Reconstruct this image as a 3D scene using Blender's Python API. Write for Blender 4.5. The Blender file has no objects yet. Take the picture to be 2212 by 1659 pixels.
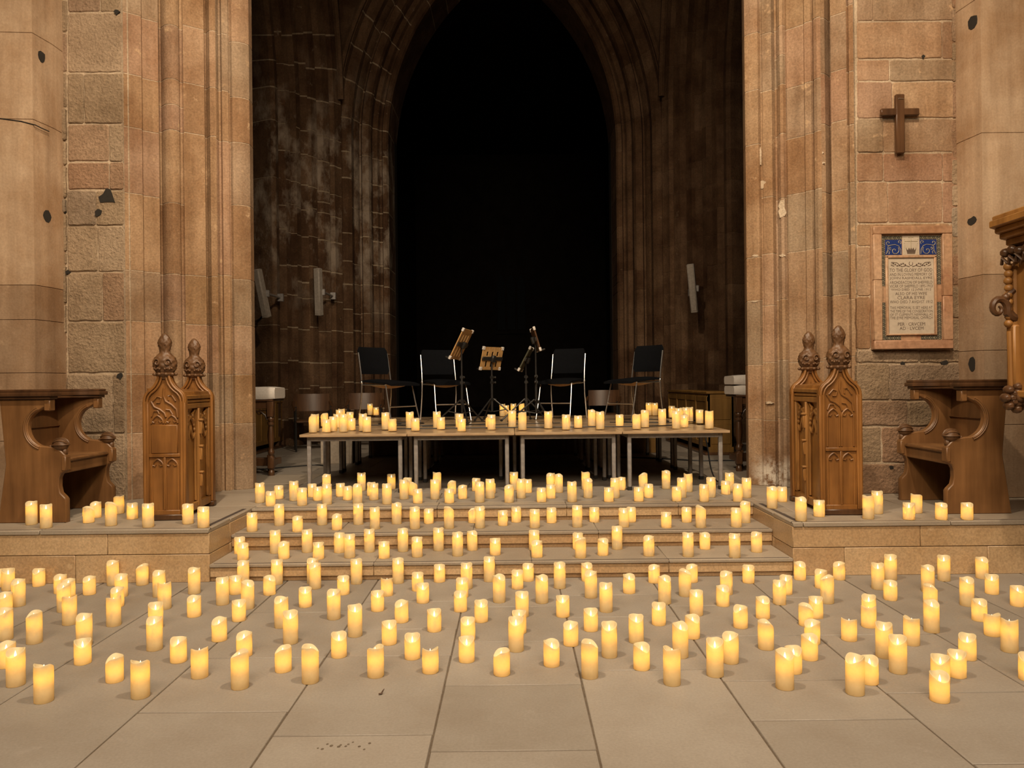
import bpy, bmesh, math, random
from mathutils import Matrix, Vector
random.seed(7)
PI = math.pi
SC = bpy.context.scene
COL = SC.collection

# ---------------------------------------------------------------- camera, world, lights, exposure
F, CX, CY, EYE, RHO = 1665.0, 1106.0, 829.5, 1.32, 0.0105
cam_data = bpy.data.cameras.new('camera')
cam_data.sensor_width = 36.0
cam_data.lens = F * 36.0 / 2212.0
cam_data.clip_start = 0.05
cam_data.clip_end = 200
cam = bpy.data.objects.new('camera', cam_data)
cam.location = (0, 0, EYE)
cam.rotation_euler = (PI / 2, RHO, 0)
COL.objects.link(cam)
SC.camera = cam

world = bpy.data.worlds.new('world')
SC.world = world
world.use_nodes = True
world.node_tree.nodes['Background'].inputs[0].default_value = (0.9, 0.75, 0.6, 1)
world.node_tree.nodes['Background'].inputs[1].default_value = 0.0

SC.view_settings.view_transform = 'Standard'
SC.view_settings.look = 'None'
SC.view_settings.exposure = 0.0
SC.view_settings.gamma = 1.0
SC.view_settings.use_curve_mapping = False
SC.cycles.max_bounces = 5
SC.cycles.diffuse_bounces = 3
SC.cycles.glossy_bounces = 2
SC.cycles.transmission_bounces = 3
SC.cycles.sample_clamp_indirect = 3.0
SC.cycles.caustics_reflective = False
SC.cycles.caustics_refractive = False
SC.cycles.use_denoising = True
SC.cycles.use_adaptive_sampling = True
SC.cycles.adaptive_threshold = 0.05
SC.cycles.adaptive_min_samples = 20

def spot(name, loc, target, power, color, angle, blend, radius):
    d = bpy.data.lights.new(name, 'SPOT')
    d.energy, d.color, d.spot_size, d.spot_blend, d.shadow_soft_size = power, color, angle, blend, radius
    o = bpy.data.objects.new(name, d)
    o.location = loc
    o.rotation_euler = (Vector(target) - Vector(loc)).to_track_quat('-Z', 'Y').to_euler()
    COL.objects.link(o)

WARM = (1.0, 0.80, 0.57)
# two floodlights high on the nave piers, either side of the steps, and an added soft fill from behind
spot('nave_spot', (-1.6, 2.4, 7.2), (0.2, 7.0, 1.2), 1150, WARM, 1.95, 0.9, 0.12)
spot('nave_spot', (1.6, 2.4, 7.2), (-0.2, 7.0, 1.2), 1150, WARM, 1.95, 0.9, 0.12)
ad = bpy.data.lights.new('nave_fill', 'AREA')  # added fill panel, no such fitting in the nave
ad.shape, ad.size, ad.size_y, ad.energy, ad.color = 'RECTANGLE', 6, 4, 680, (1.0, 0.78, 0.55)
ao = bpy.data.objects.new('nave_fill', ad)
ao.location = (0, -3.0, 6.5)
ao.rotation_euler = (math.radians(50), 0, 0)
COL.objects.link(ao)

# ---------------------------------------------------------------- helpers
def at(px, py, y):
    """World point at distance y in front of the camera that the photograph shows at pixel (px, py)."""
    u, v = (px - CX) / F, (CY - py) / F
    c, s = math.cos(RHO), math.sin(RHO)
    return Vector(((u * c + v * s) * y, y, EYE + (-u * s + v * c) * y))

class MB:
    def __init__(s, M=None):
        s.v, s.f, s.m, s.t, s.M = [], [], [], [], M
    def add(s, vs, fs, mi=0, t=0.5):
        o = len(s.v)
        s.v += [tuple(s.M @ Vector(p)) if s.M is not None else tuple(p) for p in vs]
        for q in fs:
            s.f.append([o + i for i in q]); s.m.append(mi); s.t.append(t)
    def box(s, x0, x1, y0, y1, z0, z1, b=0.004, mi=0, t=0.5):
        lo, hi = (min(x0, x1), min(y0, y1), min(z0, z1)), (max(x0, x1), max(y0, y1), max(z0, z1))
        b = min(b, *[(hi[i] - lo[i]) * 0.45 for i in range(3)])
        vs = []
        for c in range(8):
            for a in range(3):
                p = []
                for k in range(3):
                    sg = (c >> k) & 1
                    base = hi[k] if sg else lo[k]
                    p.append(base if k == a else base + (-b if sg else b))
                vs.append(p)
        fs = []
        for a in range(3):
            p, q = (a + 1) % 3, (a + 2) % 3
            for sg in (0, 1):
                cs = [(sg << a) | (i << p) | (j << q) for i, j in ((0, 0), (1, 0), (1, 1), (0, 1))]
                fs.append([c * 3 + a for c in cs])
            for i, j in ((0, 0), (0, 1), (1, 0), (1, 1)):
                c0 = (i << p) | (j << q); c1 = c0 | (1 << a)
                fs.append([c0 * 3 + p, c1 * 3 + p, c1 * 3 + q, c0 * 3 + q])
        for c in range(8):
            fs.append([c * 3, c * 3 + 1, c * 3 + 2])
        s.add(vs, fs, mi, t)
    def grid(s, rings, closed=False, mi=0, t=0.5, cap=False):
        n = len(rings[0]); vs = [p for r in rings for p in r]; fs = []
        for i in range(len(rings) - 1):
            for j in range(n if closed else n - 1):
                k = (j + 1) % n
                fs.append([i * n + j, i * n + k, (i + 1) * n + k, (i + 1) * n + j])
        if cap:
            fs.append(list(range(n))); fs.append([(len(rings) - 1) * n + j for j in range(n)])
        s.add(vs, fs, mi, t)
    def tube(s, pts, r, seg=8, mi=0, t=0.5, cap=True):
        P = [Vector(p) for p in pts]; rings = []
        up = None
        for i, p in enumerate(P):
            d = (P[min(i + 1, len(P) - 1)] - P[max(i - 1, 0)])
            d = d.normalized() if d.length > 1e-9 else Vector((0, 0, 1))
            if up is None:
                up = Vector((0, 0, 1)) if abs(d.z) < 0.9 else Vector((1, 0, 0))
            a = d.cross(up)
            a = a.normalized() if a.length > 1e-6 else Vector((1, 0, 0))
            b = a.cross(d).normalized(); up = b
            rr = r[i] if isinstance(r, (list, tuple)) else r
            rings.append([p + a * (rr * math.cos(2 * PI * k / seg)) + b * (rr * math.sin(2 * PI * k / seg)) for k in range(seg)])
        s.grid(rings, True, mi, t, cap)
    def lathe(s, prof, seg=16, c=(0, 0, 0), sx=1.0, sy=1.0, mod=None, mi=0, t=0.5, cap=True):
        rings = []
        for r, z in prof:
            ring = []
            for k in range(seg):
                a = 2 * PI * k / seg
                rr = r * (mod(a, z) if mod else 1.0)
                ring.append((c[0] + sx * rr * math.cos(a), c[1] + sy * rr * math.sin(a), c[2] + z))
            rings.append(ring)
        s.grid(rings, True, mi, t, cap)
    def ball(s, c, r, seg=10, mi=0, t=0.5):
        rx, ry, rz = r if isinstance(r, tuple) else (r, r, r)
        n = max(5, seg // 2 + 1)
        s.lathe([(max(1e-4, math.sin(PI * i / n)), -math.cos(PI * i / n) * rz) for i in range(n + 1)], seg, c, rx, ry, None, mi, t)
    def prism(s, poly, fn, d0, d1, b=0.0, mi=0, t=0.5):
        """poly: 2D outline; fn(u, v, d) -> point; extruded between depths d0 and d1."""
        n = len(poly)
        if b:
            cu = sum(p[0] for p in poly) / n; cv = sum(p[1] for p in poly) / n
            A = []
            for i in range(n):
                p, q, r = Vector(poly[i - 1]), Vector(poly[i]), Vector(poly[(i + 1) % n])
                e1, e2 = (q - p), (r - q)
                nn = Vector((-(e1.y), e1.x)).normalized() + Vector((-(e2.y), e2.x)).normalized()
                nn = nn.normalized() if nn.length > 1e-6 else nn
                A.append(nn * b)
            area = sum(poly[i - 1][0] * poly[i][1] - poly[i][0] * poly[i - 1][1] for i in range(n))
            sg = 1 if area > 0 else -1
            ins = [(poly[i][0] + sg * A[i].x, poly[i][1] + sg * A[i].y) for i in range(n)]
        else:
            ins = poly
        sd = 1 if d1 > d0 else -1
        R = [[fn(u, v, d0) for u, v in ins], [fn(u, v, d0 + sd * b) for u, v in poly], [fn(u, v, d1 - sd * b) for u, v in poly], [fn(u, v, d1) for u, v in ins]]
        if not b:
            R = [R[0], R[3]]
        s.grid(R, True, mi, t, True)

def obj(name, mb, mats, parent=None, angle=40, kind=None, normals=True):
    me = bpy.data.meshes.new(name)
    me.from_pydata(mb.v, [], mb.f)
    if not isinstance(mats, (list, tuple)):
        mats = [mats]
    for m in mats:
        me.materials.append(m)
    me.polygons.foreach_set('material_index', mb.m)
    a = me.attributes.new('tint', 'FLOAT', 'FACE')
    a.data.foreach_set('value', mb.t)
    if normals:
        b = bmesh.new(); b.from_mesh(me)
        bmesh.ops.recalc_face_normals(b, faces=b.faces)
        b.to_mesh(me); b.free()
    me.polygons.foreach_set('use_smooth', [True] * len(me.polygons))
    me.set_sharp_from_angle(angle=math.radians(angle))
    me.update()
    o = bpy.data.objects.new(name, me)
    COL.objects.link(o)
    if parent is not None:
        o.parent = parent
    if kind:
        o['kind'] = kind
    return o

def tag(o, label, cat, group=None):
    o['label'] = label; o['category'] = cat
    if group:
        o['group'] = group
    return o

def thing(name, label, cat, loc=(0, 0, 0), rz=0.0, group=None):
    o = bpy.data.objects.new(name, None)
    COL.objects.link(o)
    o.location = loc; o.rotation_euler = (0, 0, rz)
    o.empty_display_size = 0.1
    return tag(o, label, cat, group)

def dup(root, loc, rz, label, group=None):
    r = root.copy(); COL.objects.link(r)
    r.location = loc; r.rotation_euler = (0, 0, rz); r['label'] = label
    if group:
        r['group'] = group
    for ch in list(root.children):
        c = ch.copy(); COL.objects.link(c); c.parent = r
        for g in list(ch.children):
            d = g.copy(); COL.objects.link(d); d.parent = c
    return r

# ---------------------------------------------------------------- materials
def newmat(name):
    m = bpy.data.materials.new(name); m.use_nodes = True
    nt = m.node_tree
    return m, nt, nt.nodes, nt.links, nt.nodes['Principled BSDF']

def noise(N, L, vec, scale, detail=4, rough=0.55, stretch=None):
    n = N.new('ShaderNodeTexNoise'); n.inputs['Scale'].default_value = scale
    n.inputs['Detail'].default_value = detail; n.inputs['Roughness'].default_value = rough
    if stretch:
        mp = N.new('ShaderNodeMapping'); mp.inputs['Scale'].default_value = stretch
        L.new(vec, mp.inputs['Vector']); vec = mp.outputs['Vector']
    L.new(vec, n.inputs['Vector'])
    return n.outputs['Fac']

def ramp(N, L, fac, stops):
    r = N.new('ShaderNodeValToRGB')
    e = r.color_ramp.elements
    while len(e) < len(stops):
        e.new(0.5)
    for el, (p, c) in zip(e, stops):
        el.position = p; el.color = (*c, 1) if len(c) == 3 else c
    L.new(fac, r.inputs['Fac'])
    return r.outputs['Color']

def mix(N, L, fac, a, b, mode='MIX'):
    n = N.new('ShaderNodeMix'); n.data_type = 'RGBA'; n.blend_type = mode
    for sock, val in ((n.inputs[0], fac), (n.inputs[6], a), (n.inputs[7], b)):
        if hasattr(val, 'links'):
            L.new(val, sock)
        elif isinstance(val, (int, float)):
            sock.default_value = val
        else:
            sock.default_value = (*val, 1)
    return n.outputs[2]

def stone(name, tints, stain, patch, bump=0.35, fine=60.0, rough=0.9, spec=0.2, patch_at=0.62, bloom=None, streak=False, grain=1.0, dust=False):
    m, nt, N, L, P = newmat(name)
    g = N.new('ShaderNodeNewGeometry').outputs['Position']
    a = N.new('ShaderNodeAttribute'); a.attribute_name = 'tint'
    base = ramp(N, L, a.outputs['Fac'], [(i / (len(tints) - 1), c) for i, c in enumerate(tints)])
    n1 = noise(N, L, g, 2.2, 6, 0.6)
    f1 = ramp(N, L, n1, [(0.38, (0, 0, 0)), (0.68, (1, 1, 1))])
    c1 = mix(N, L, f1, base, stain, 'MULTIPLY')
    n2 = noise(N, L, g, 7.0, 6, 0.65)
    f2 = ramp(N, L, n2, [(patch_at, (0, 0, 0)), (patch_at + 0.1, (1, 1, 1))])
    c2 = mix(N, L, f2, c1, patch)
    n4 = noise(N, L, g, 5.0, 4, 0.6, (2.2, 2.2, .16))
    c2 = mix(N, L, 1.0, c2, ramp(N, L, n4, [(0.3, (0.80, 0.77, 0.74)), (0.7, (1.12, 1.11, 1.10))]), 'MULTIPLY') if streak else c2
    n3 = noise(N, L, g, fine, 4, 0.6)
    f3 = ramp(N, L, n3, [(0.3, tuple(1 - (1 - c) * grain for c in (0.74, 0.72, 0.70))), (0.7, tuple(1 + (c - 1) * grain for c in (1.12, 1.1, 1.08)))])
    c3 = mix(N, L, 1.0, c2, f3, 'MULTIPLY')
    if dust:                                                       # pale dust and old limewash clinging to the left pier
        sz = N.new('ShaderNodeSeparateXYZ'); L.new(g, sz.inputs[0])
        def band(a, b):
            q = N.new('ShaderNodeMapRange'); q.inputs[1].default_value = a; q.inputs[2].default_value = b
            L.new(sz.outputs['Z'], q.inputs[0]); return q.outputs[0]
        w1 = N.new('ShaderNodeMath'); w1.operation = 'MULTIPLY'; L.new(band(2.2, 3.6), w1.inputs[0]); L.new(band(7.0, 5.2), w1.inputs[1])
        w2 = N.new('ShaderNodeMath'); w2.operation = 'MULTIPLY'; L.new(w1.outputs[0], w2.inputs[0])
        nd = noise(N, L, g, 1.7, 7, 0.68, (1, 1, .6))
        L.new(ramp(N, L, nd, [(0.50, (0, 0, 0)), (0.62, (1, 1, 1))]), w2.inputs[1])
        c3 = mix(N, L, w2.outputs[0], c3, (0.27, 0.215, 0.165))
    if bloom:                                                      # lime bloom: salts on the stone low down at one corner
        sx = N.new('ShaderNodeSeparateXYZ'); L.new(g, sx.inputs[0])
        def lt(out, a, b):
            q = N.new('ShaderNodeMapRange'); q.inputs[1].default_value = a; q.inputs[2].default_value = b
            L.new(out, q.inputs[0]); return q.outputs[0]
        nb = noise(N, L, g, 9.0, 6, 0.7)
        mm = N.new('ShaderNodeMath'); mm.operation = 'MULTIPLY'; L.new(lt(sx.outputs['Z'], bloom[1], bloom[2]), mm.inputs[0]); L.new(lt(sx.outputs['X'], bloom[0] - .05, bloom[0] + .05), mm.inputs[1])
        m3 = N.new('ShaderNodeMath'); m3.operation = 'MULTIPLY'; L.new(mm.outputs[0], m3.inputs[0]); L.new(lt(nb, .42, .56), m3.inputs[1])
        c3 = mix(N, L, m3.outputs[0], c3, (0.62, 0.55, 0.46))
    L.new(c3, P.inputs['Base Color'])
    P.inputs['Roughness'].default_value = rough
    P.inputs['Specular IOR Level'].default_value = spec
    bm = N.new('ShaderNodeBump'); bm.inputs['Strength'].default_value = bump; bm.inputs['Distance'].default_value = 0.02
    ad = N.new('ShaderNodeMath'); ad.operation = 'MULTIPLY_ADD'
    L.new(n2, ad.inputs[0]); ad.inputs[1].default_value = 1.5; L.new(n3, ad.inputs[2])
    L.new(ad.outputs[0], bm.inputs['Height']); L.new(bm.outputs[0], P.inputs['Normal'])
    return m

def wood(name, dark, light, rough=0.42, spec=0.4, scale=14.0, axis=(1, 1, 0.07), bump=0.08):
    m, nt, N, L, P = newmat(name)
    tc = N.new('ShaderNodeTexCoord').outputs['Object']
    n1 = noise(N, L, tc, scale, 5, 0.6, axis)
    n2 = noise(N, L, tc, 3.0, 3, 0.5)
    c = ramp(N, L, n1, [(0.3, dark), (0.7, light)])
    k = ramp(N, L, n2, [(0.3, (0.72, 0.68, 0.64)), (0.7, (1.1, 1.08, 1.05))])
    L.new(mix(N, L, 1.0, c, k, 'MULTIPLY'), P.inputs['Base Color'])
    P.inputs['Roughness'].default_value = rough
    P.inputs['Specular IOR Level'].default_value = spec
    bm = N.new('ShaderNodeBump'); bm.inputs['Strength'].default_value = bump; bm.inputs['Distance'].default_value = 0.01
    L.new(n1, bm.inputs['Height']); L.new(bm.outputs[0], P.inputs['Normal'])
    return m

def plain(name, col, rough=0.5, metal=0.0, spec=0.5, var=0.15, scale=30.0):
    m, nt, N, L, P = newmat(name)
    tc = N.new('ShaderNodeTexCoord').outputs['Object']
    n = noise(N, L, tc, scale, 3, 0.5)
    lo = tuple(c * (1 - var) for c in col); hi = tuple(min(1, c * (1 + var)) for c in col)
    L.new(ramp(N, L, n, [(0.3, lo), (0.7, hi)]), P.inputs['Base Color'])
    P.inputs['Roughness'].default_value = rough; P.inputs['Metallic'].default_value = metal
    P.inputs['Specular IOR Level'].default_value = spec
    return m

def wax_material():
    m, nt, N, L, P = newmat('candle_wax')
    N.remove(P)
    tc = N.new('ShaderNodeTexCoord').outputs['Object']
    n = noise(N, L, tc, 40.0, 4, 0.6)
    c = ramp(N, L, n, [(0.3, (0.85, 0.74, 0.45)), (0.7, (0.91, 0.80, 0.51))])
    d = N.new('ShaderNodeBsdfDiffuse'); L.new(c, d.inputs['Color'])
    t = N.new('ShaderNodeBsdfTranslucent')
    ct = ramp(N, L, n, [(0.3, (0.74, 0.48, 0.14)), (0.7, (0.84, 0.57, 0.18))])
    L.new(ct, t.inputs['Color'])
    g = N.new('ShaderNodeBsdfGlossy'); g.inputs['Roughness'].default_value = 0.45
    m1 = N.new('ShaderNodeMixShader'); m1.inputs[0].default_value = 0.31
    L.new(d.outputs[0], m1.inputs[1]); L.new(t.outputs[0], m1.inputs[2])
    m2 = N.new('ShaderNodeMixShader'); m2.inputs[0].default_value = 0.04
    L.new(m1.outputs[0], m2.inputs[1]); L.new(g.outputs[0], m2.inputs[2])
    L.new(m2.outputs[0], N['Material Output'].inputs['Surface'])
    return m

def emission(name, col, strength):
    m, nt, N, L, P = newmat(name)
    N.remove(P)
    tc = N.new('ShaderNodeTexCoord').outputs['Generated']
    e = N.new('ShaderNodeEmission')
    L.new(ramp(N, L, noise(N, L, tc, 2.0), [(0.2, col), (0.8, col)]), e.inputs['Color'])
    e.inputs['Strength'].default_value = strength
    L.new(e.outputs[0], N['Material Output'].inputs['Surface'])
    return m

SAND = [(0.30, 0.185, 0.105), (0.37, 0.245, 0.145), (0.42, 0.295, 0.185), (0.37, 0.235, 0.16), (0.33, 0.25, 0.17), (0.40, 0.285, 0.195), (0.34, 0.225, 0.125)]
M_ASHLAR = stone('sandstone_ashlar', SAND, (0.66, 0.56, 0.47), (0.50, 0.35, 0.215), 0.25, bloom=(2.24, .66, .50), streak=True)
M_RUBBLE = stone('rubble_stone', [(0.28, 0.205, 0.135), (0.35, 0.26, 0.17), (0.40, 0.305, 0.21), (0.32, 0.19, 0.115), (0.33, 0.27, 0.20)], (0.66, 0.62, 0.58), (0.24, 0.17, 0.11), 0.8, 45)
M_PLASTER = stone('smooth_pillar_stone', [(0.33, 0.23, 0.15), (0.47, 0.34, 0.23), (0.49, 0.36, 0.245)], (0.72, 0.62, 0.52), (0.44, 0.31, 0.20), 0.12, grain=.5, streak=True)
M_MORTAR = stone('lime_mortar', [(0.54, 0.43, 0.31), (0.50, 0.40, 0.29)], (0.6, 0.55, 0.5), (0.30, 0.24, 0.17), 0.4)
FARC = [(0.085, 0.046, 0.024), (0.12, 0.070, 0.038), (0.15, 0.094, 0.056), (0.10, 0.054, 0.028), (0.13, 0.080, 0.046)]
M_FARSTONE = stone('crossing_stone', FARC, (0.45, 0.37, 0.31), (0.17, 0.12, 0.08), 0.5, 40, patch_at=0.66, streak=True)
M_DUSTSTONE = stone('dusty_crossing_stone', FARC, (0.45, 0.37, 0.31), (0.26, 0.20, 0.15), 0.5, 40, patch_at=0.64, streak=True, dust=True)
M_UNLIT_STONE = stone('unlit_stone', [(0.022, 0.017, 0.013), (0.03, 0.022, 0.017)], (0.6, 0.55, 0.5), (0.02, 0.016, 0.012), 0.3)  # near-black colour stands in for the unlit chancel and transepts
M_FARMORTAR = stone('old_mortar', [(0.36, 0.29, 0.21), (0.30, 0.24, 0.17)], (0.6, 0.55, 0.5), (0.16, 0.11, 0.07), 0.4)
M_FLOOR = stone('limestone_flags', [(0.275, 0.247, 0.213), (0.305, 0.274, 0.238), (0.33, 0.297, 0.258)], (0.86, 0.83, 0.80), (0.305, 0.27, 0.235), 0.04, 90, 0.55, 0.35, grain=.45)
M_TREAD = stone('tread_stone', [(0.33, 0.28, 0.225), (0.36, 0.31, 0.25), (0.39, 0.335, 0.27)], (0.86, 0.83, 0.80), (0.36, 0.305, 0.245), 0.04, 90, 0.5, 0.35, grain=.45)
M_JOINT = stone('floor_joint', [(0.15, 0.12, 0.09), (0.135, 0.11, 0.085)], (0.8, 0.75, 0.7), (0.16, 0.12, 0.09), 0.1)
M_STEP = stone('step_stone', [(0.50, 0.345, 0.20), (0.55, 0.395, 0.235), (0.60, 0.44, 0.27)], (0.82, 0.76, 0.68), (0.55, 0.40, 0.24), 0.05, 80, 0.30, 0.5)  # warm candle glow worked into the riser and platform face colour
M_INLAY = plain('dark_inlay', (0.07, 0.055, 0.05), 0.6)
M_HOLLOW_SHADE = plain('painted_hollow_shade', (0.02, 0.016, 0.012), 0.95)  # near-black colour painting the shade inside holes and the crack
M_OAK = wood('pew_oak', (0.17, 0.072, 0.018), (0.34, 0.155, 0.042), 0.36, 0.5)
M_OAK2 = wood('stall_oak', (0.15, 0.072, 0.026), (0.26, 0.13, 0.05), 0.4, 0.5)
M_DARKOAK = wood('dark_carved_oak', (0.055, 0.026, 0.012), (0.12, 0.058, 0.026), 0.33, 0.5)
M_CARVED = wood('carved_oak', (0.085, 0.042, 0.018), (0.18, 0.092, 0.042), 0.45, 0.45)
M_GOLDOAK = wood('golden_oak', (0.22, 0.10, 0.025), (0.38, 0.19, 0.055), 0.42, 0.45)
M_BIRCH = wood('birch_ply', (0.42, 0.24, 0.09), (0.55, 0.34, 0.14), 0.4, 0.5, 20, (0.08, 1, 1), 0.02)
M_TOP = wood('table_laminate', (0.46, 0.33, 0.20), (0.56, 0.41, 0.26), 0.26, 0.5, 18, (0.06, 1, 1), 0.0)
M_PANEL = wood('choir_oak', (0.17, 0.09, 0.022), (0.27, 0.15, 0.042), 0.5, 0.3)
M_GREY = plain('grey_steel', (0.30, 0.28, 0.27), 0.45, 0.3)
M_BLACK = plain('black_plastic', (0.012, 0.012, 0.012), 0.5)
M_BLACKM = plain('black_metal', (0.035, 0.033, 0.032), 0.4, 0.5)
M_FABRIC = plain('black_fabric', (0.006, 0.0065, 0.008), 0.95, 0, 0.05, 0.4, 200)
M_CHROME = plain('chrome', (0.78, 0.77, 0.76), 0.30, 1.0, 0.5, 0.05)
M_CLOTH = plain('white_cloth', (0.62, 0.58, 0.54), 0.95, 0, 0.1, 0.06, 60)
M_WHITE = plain('white_paint', (0.60, 0.56, 0.52), 0.6)
M_SPEAKER = plain('grey_loudspeaker', (0.27, 0.235, 0.20), 0.7)
M_STOOL = plain('pale_painted_wood', (0.36, 0.30, 0.235), 0.6)
M_OLIVE = plain('olive_board', (0.06, 0.06, 0.035), 0.6)
M_WAX = wax_material()
M_FLAME = emission('candle_flame', (1.0, 0.80, 0.50), 2.4)

# ---------------------------------------------------------------- the setting: floor, steps, platforms
def rnd(a, b):
    return a + (b - a) * random.random()

PLAT = 0.362
def slabs(mb, x0, x1, y0, y1, z, joints, axis='x', thick=0.05, gap=0.0035):
    """Rows of flagstones between fixed joints; joints: list of positions along the other axis per row edge."""
    rows = joints
    for (a, b, cuts) in rows:
        cs = sorted([y0 if axis == 'x' else x0] + list(cuts) + [y1 if axis == 'x' else x1])
        for c, d in zip(cs, cs[1:]):
            if d - c < 0.02:
                continue
            if axis == 'x':
                mb.box(a + gap, b - gap, c + gap, d - gap, z - thick, z, 0.003, 0, random.random())
            else:
                mb.box(c + gap, d - gap, a + gap, b - gap, z - thick, z, 0.003, 0, random.random())

fl = MB()
edges = [-1.538, -0.921, -0.3105, 0.294, 0.917, 1.564]
while edges[0] > -6.5: edges.insert(0, edges[0] - 0.622)
while edges[-1] < 6.5: edges.append(edges[-1] + 0.622)
seen = {(-0.3105): [2.775, 3.38, 3.95, 4.57], (-0.921): [2.91, 3.76, 4.17, 4.7], (-1.538): [3.13, 3.75, 4.5], (0.294): [3.54, 4.35, 4.8], (0.917): [3.0, 3.4, 4.0, 4.55], (1.564): [3.25, 4.0, 4.7]}
for a, b in zip(edges, edges[1:]):
    cuts = [c for k, v in seen.items() if abs(k - a) < 0.01 for c in v]
    y = (min(cuts) if cuts else rnd(2.3, 2.9))
    lo = y
    while lo > -3.0:
        lo -= rnd(0.6, 0.95); cuts.append(lo)
    if len(cuts) < 8:
        hi = max(c for c in cuts + [y])
        if not any(abs(k - a) < 0.01 for k in seen):
            cuts.append(y); 
            while hi < 4.7:
                hi += rnd(0.55, 0.9); cuts.append(hi)
    slabs(fl, 0, 0, -3.5, 5.24, 0.0, [(a, b, [c for c in cuts if c < 5.1])])
fl.box(-7, 7, -3.6, 5.4, -0.09, -0.004, 0.001, 1, 0.5)
for k in range(12):                                             # wax drips near the front of the picture
    q = at(690 + k * 9.5 + rnd(-4, 4), 1612 + rnd(-9, 9), 1.0)
    tt = EYE / (EYE - q.z); fl.lathe([(0.0001, 0.0006), (rnd(.002, .005), 0.0004), (rnd(.0035, .007), 0.0)], 8, (q.x * tt, tt, 0.0), 1, 1.4, None, 2, .3, False)
obj('floor', fl, [M_FLOOR, M_JOINT, M_JOINT], kind='structure')

# crossing and chancel floor beyond the steps
cf = MB()
y = 6.285
while y < 14.0:
    y2 = y + rnd(0.55, 0.7)
    if y < 8.38 < y2:
        y2 = 8.38
    la, lb = (-2.06, 1.89) if y < 8.37 else (-8.0, 8.0)
    x = la - rnd(0, .5)
    while x < lb:
        x2 = x + rnd(0.6, 1.0)
        xa, xb = max(x, la), min(x2, lb)
        if xb - xa > .02:
            cf.box(xa + .002, xb - .002, y + .002, y2 - .002, PLAT - 0.05, PLAT, 0.003, 0, random.random())
        x = x2
    y = y2
cf.box(-8, 8, 8.37, 14.6, 0.25, PLAT - 0.004, .001, 1)
cf.box(-2.06, 1.89, 6.29, 8.39, 0.25, PLAT - 0.004, .001, 1)
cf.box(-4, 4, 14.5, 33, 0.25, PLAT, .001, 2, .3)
obj('floor_crossing', cf, [M_FLOOR, M_JOINT, M_UNLIT_STONE], kind='structure')

XL, XR = -2.06, 1.89
RISE = [5.22, 5.63, 6.07]
for i, yr in enumerate(RISE):
    st = MB()
    z0, z1 = PLAT / 3 * i, PLAT / 3 * (i + 1)
    yb = (RISE[i + 1] + 0.05) if i < 2 else 6.28
    cuts = [[-0.95, 0.12, 1.05], [-1.3, -0.3, 0.62], [-0.6, 0.42, 1.3]][i]
    cs = [XL] + cuts + [XR]
    for a, b in zip(cs, cs[1:]):
        t = random.random()
        st.box(a + .001, b - .001, yr - 0.012, yb, z1 - 0.022, z1, .004, 0, t)     # tread with a small nosing
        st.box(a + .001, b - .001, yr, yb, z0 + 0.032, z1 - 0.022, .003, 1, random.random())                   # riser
    st.box(XL, XR, yr + 0.018, yb, z0, z0 + 0.032, .001, 1, 0.0)                                               # recessed toe
    st.box(XL + .02, XR - .02, yr + 0.014, yr + 0.020, z1 - 0.01, z1 + 0.0022, .0005, 2)                       # dark anti-slip line
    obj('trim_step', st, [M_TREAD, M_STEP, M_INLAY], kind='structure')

def platform(name, x0, x1, inner):
    p = MB()
    s = 1 if inner == x1 else -1                                   # side that faces the steps
    yy = 5.22
    rows = [(5.22, 5.62), (5.62, 6.2), (6.2, 6.9), (6.9, 7.6), (7.6, 8.4)]
    for a, b in rows:
        x = x0 + rnd(0, .4)
        cs = [x0]
        while x < x1 - .4:
            cs.append(x); x += rnd(.7, 1.1)
        cs.append(x1)
        for c, d in zip(cs, cs[1:]):
            p.box(c + .002, d - .002, a + .002 - (.012 if a == 5.22 else 0), b - .002, PLAT - .03, PLAT, .004, 0, random.random())
    for z0, z1, off in ((0.0, 0.188, .35), (0.192, PLAT - .03, 0.0)):
        x = x0 + off; cs = [x0]
        while x < x1 - .5:
            cs.append(x); x += rnd(.85, 1.25)
        cs.append(x1)
        for c, d in zip(cs, cs[1:]):
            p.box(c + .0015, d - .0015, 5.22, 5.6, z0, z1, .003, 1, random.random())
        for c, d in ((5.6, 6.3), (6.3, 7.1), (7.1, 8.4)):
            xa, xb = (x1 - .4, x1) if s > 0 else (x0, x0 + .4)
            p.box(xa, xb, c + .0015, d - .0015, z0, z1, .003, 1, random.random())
    p.box(x0 + .01, x1 - .01, 5.25, 8.35, 0, PLAT - .031, .001, 1, .2)
    p.box(x0, x1, 5.243, 5.250, PLAT - .01, PLAT + .001, .0003, 2)
    xi = inner - s * .05
    p.box(xi - .016, xi + .016, 5.25, 6.05, PLAT - .01, PLAT + .001, .0003, 2)
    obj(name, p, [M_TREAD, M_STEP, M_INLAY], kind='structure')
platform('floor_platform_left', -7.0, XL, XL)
platform('floor_platform_right', XR, 7.0, XR)

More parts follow.
